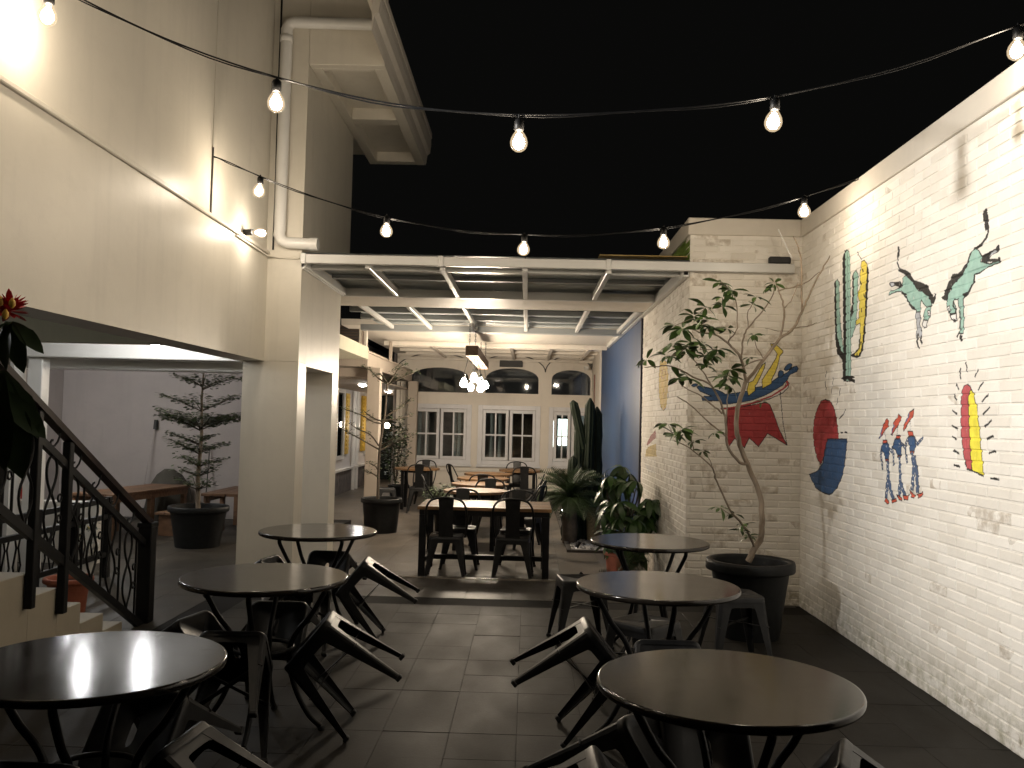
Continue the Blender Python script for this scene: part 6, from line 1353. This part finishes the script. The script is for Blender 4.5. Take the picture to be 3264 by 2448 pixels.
# pale cabbage plant in a woven pot
pot('tall woven straw coloured pot in the planting bed', .965, 12.55, Z0T, .085, .125, .50, mat('woven_straw', (.24, .18, .10), .8, var=.45, vs=60, bump=1.0, bs=50), lip=.014)
pl = thing('leafy_plant', 'small pale green rosette in the woven pot', 'plant', (.965, 12.55, .35)); pm = leaf_mesh('leaf', M_PALE, .24, .08, .3, .35)
for k in range(16): place('leaf', pm, pl, (.965, 12.55, .32), (rng.uniform(-.3, .3), -rng.uniform(.45, 1.25), 2 * PI * k / 16 + rng.uniform(-.2, .2)), rng.uniform(.7, 1.15))
# umbrella-leaf bush in a red clay pot
pot('low red clay pot of the umbrella leaf bush', 1.06, 9.72, Z0T, .15, .20, .28, M_CLAY, lip=.025)
bu = thing('umbrella_bush', 'dense bush of large drooping umbrella leaves against the brick wall', 'bush', (1.06, 9.72, .1)); bm = [leaf_mesh('leaf', M_LEAFB, .20, .070, .25, .6), leaf_mesh('leaf', M_LEAFB, .17, .066, .25, .85)]
cnt = 0
for k in range(7): a = 2 * PI * k / 7; build('stem', MB().tube([(1.06 + .03 * math.cos(a), 9.72 + .03 * math.sin(a), .08), (1.06 + .1 * math.cos(a), 9.72 + .1 * math.sin(a), .5), (1.04 + .2 * math.cos(a), 9.6 + .25 * math.sin(a), .85)], [.014, .011, .006], 6), M_BARKD, bu)
for k in range(46):
    th = rng.uniform(0, 2 * PI); ph = rng.random(); rr = math.sqrt(rng.random())
    h = .18 + .92 * ph; rad = (.34 if h > .45 else .24) * (.5 + .5 * rr) * (1.0 if h < .85 else .8)
    o = Vector((1.10 + rad * .82 * math.cos(th), 9.55 + rad * 1.25 * math.sin(th), h)); o.x = min(o.x, 1.34)
    tilt = Matrix.Rotation(rng.uniform(-.5, .5), 4, 'X') @ Matrix.Rotation(rng.uniform(-.5, .5), 4, 'Y')
    for j in range(7):
        if cnt >= 298: break
        R = tilt @ Matrix.Rotation(2 * PI * j / 7 + rng.uniform(-.2, .2), 4, 'Z') @ Matrix.Rotation(rng.uniform(-.1, .65), 4, 'Y'); place('leaf', rng.choice(bm), bu, o + (R @ Vector((.01, 0, 0))), R.to_euler(), rng.uniform(.75, 1.15)); cnt += 1
fe = thing('low_fern', 'low dark ferny plant in front of the umbrella bush', 'plant', (1.1, 9.0, Z0T)); ff = frond_mesh(.34, 14).mesh('frond', M_LEAFD)
for k in range(26): place('frond', ff, fe, (1.08 + rng.uniform(-.12, .12), 9.05 + rng.uniform(-.1, .1), Z0T + rng.uniform(.05, .3)), (rng.uniform(-.2, .2), -rng.uniform(-.2, 1.0), rng.uniform(0, 2 * PI)), rng.uniform(.7, 1.1))
# dark planter bushes between tables and by the rear doorway
def bushy(name, label, x, y, z, r, h, n, leaf, m):
    t = thing(name, label, 'plant', (x, y, z)); q = MB()
    for k in range(6): a = 2 * PI * k / 6; build('stem', MB().tube([(x, y, z), (x + r * .5 * math.cos(a), y + r * .5 * math.sin(a), z + h * .7)], .008, 5), M_BARKD, t)
    for k in range(n):
        th = rng.uniform(0, 2 * PI); u = rng.uniform(-1, 1); rr = rng.random() ** .45; s = math.sqrt(1 - u * u)
        c = Vector((x + r * rr * s * math.cos(th), y + r * rr * s * math.sin(th), z + h * .55 + h * .5 * rr * u)); a = rng.uniform(0, 2 * PI)
        d = Vector((math.cos(a), math.sin(a), rng.uniform(-.7, .3))) * leaf; v = Vector((-math.sin(a), math.cos(a), rng.uniform(-.3, .3))) * leaf * .3
        q.add([c, c + d * .5 + v, c + d, c + d * .5 - v], [(0, 1, 2, 3)])
    build('foliage', q, m, t, kind='stuff')
pot('dark pot of the round bush between the chairs', -1.22, 13.3, Z0T, .14, .2, .32); bushy('round_bush', 'round dark green bush between the chairs and round tables', -1.22, 13.3, .12, .36, .46, 800, .07, M_LEAFD)
pot('dark pot of the climbing plant beside the rear doorway', -2.55, 17.6, Z0T, .16, .22, .35); bushy('climbing_plant', 'dark climbing plant beside the rear doorway and left arched window', -2.62, 17.6, .2, .30, 1.35, 1100, .08, M_LEAFD)
# red clay pot with succulents behind the stairs, and a small flower pot
pot('red terracotta pot standing behind the stair railing', -3.50, 6.75, 0, .125, .18, .27, M_CLAY, lip=.03)
pot('small white pot with pale blossoms behind the railing', -4.05, 8.05, 0, .09, .13, .34, M_WHITE, lip=.015)
fp = thing('flowering_plant', 'small plant with white and yellow blossoms behind the railing', 'plant', (-4.05, 8.05, .3)); wm = leaf_mesh('petal', mat('white_petal', (.55, .55, .48), .5), .10, .05, .2, .3); ym = leaf_mesh('petal', mat('yellow_petal', (.55, .45, .10), .5), .09, .04, .2, .3); gm = leaf_mesh('leaf', M_LEAFB, .13, .05, .2, .5)
for k in range(34): place('petal' if k < 18 else 'leaf', (wm if k % 3 else ym) if k < 18 else gm, fp, (-4.05 + rng.uniform(-.13, .13), 8.05 + rng.uniform(-.1, .1), .36 + rng.uniform(0, .16)), (rng.uniform(-.6, .6), -rng.uniform(-.2, 1.1), rng.uniform(0, 2 * PI)), rng.uniform(.7, 1.1))
# red flower with big leaves at the left edge, on the stair landing
rf = thing('red_flower_plant', 'large leaved plant with red and yellow flower at the left edge', 'plant', (-2.35, 3.45, .9))
build('stem', MB().tube(smooth([(-2.45, 3.42, .91), (-2.28, 3.45, 1.3), (-2.17, 3.47, 1.65), (-2.105, 3.5, 1.90)], 4), [.016] * 13, 7), M_LEAFD, rf)
red = mat('red_petal', (.42, .012, .02), .45, var=.3, vs=20); yel = mat('yellow_tip', (.62, .36, .05), .45)
rm = leaf_mesh('petal', red, .075, .022, .4, -.1); 
for k in range(60):
    u = rng.uniform(-.5, 1); th = rng.uniform(0, 2 * PI); place('petal', rm, rf, (-2.105, 3.5, 1.945 + u * .012), (rng.uniform(-.3, .3), -math.asin(u), th), rng.uniform(.8, 1.15))
for dx, dz in ((.04, .015), (-.01, .02), (.015, -.03)): build('bud', MB().lathe([(.004, -.020), (.013, -.008), (.012, .008), (.003, .022)], (-2.10 + dx, 3.44, 1.955 + dz), 8), yel, rf)
bl_ = [leaf_mesh('leaf', leafmat('big_leaf', (.030, .048, .022), .38, .2), .40, .14, .25, .35, 8), leaf_mesh('leaf', M_LEAFD, .62, .20, .2, .3, 8)]
def big(me, p, d, roll, s):
    q = Vector(d).normalized().to_track_quat('X', 'Z'); place('leaf', me, rf, p, (q.to_matrix().to_4x4() @ Matrix.Rotation(roll, 4, 'X')).to_euler(), s)
def hang(me, L, p, e, roll, W=1.0):
    d = Vector(e) - Vector(p); s_ = d.length / L
    q = (d + Vector((0, 0, .12 * d.length))).normalized().to_track_quat('X', 'Z'); place('leaf', me, rf, p, (q.to_matrix().to_4x4() @ Matrix.Rotation(roll, 4, 'X')).to_euler(), s_ * W)
O = (-2.095, 3.5, 1.90)
hang(bl_[0], .40, O, (-1.985, 3.49, 1.80), 1.0, 1.1); hang(bl_[0], .40, O, (-2.045, 3.46, 1.73), .7, 1.1); hang(bl_[0], .40, O, (-2.10, 3.42, 1.745), .3, 1.1); hang(bl_[0], .40, O, (-2.2, 3.4, 1.8), .2, 1.1)
O = (-2.11, 3.47, 1.70)
hang(bl_[1], .62, O, (-2.03, 3.44, 1.30), .9, 1.05); hang(bl_[1], .62, O, (-2.10, 3.40, 1.34), .2, 1.05); hang(bl_[1], .62, O, (-1.965, 3.45, 1.45), 1.0, 1.0); hang(bl_[0], .40, (-2.09, 3.46, 1.62), (-1.945, 3.47, 1.44), 1.2, 1.0); hang(bl_[1], .62, (-2.14, 3.46, 1.66), (-2.22, 3.4, 1.3), -.4, 1.0)
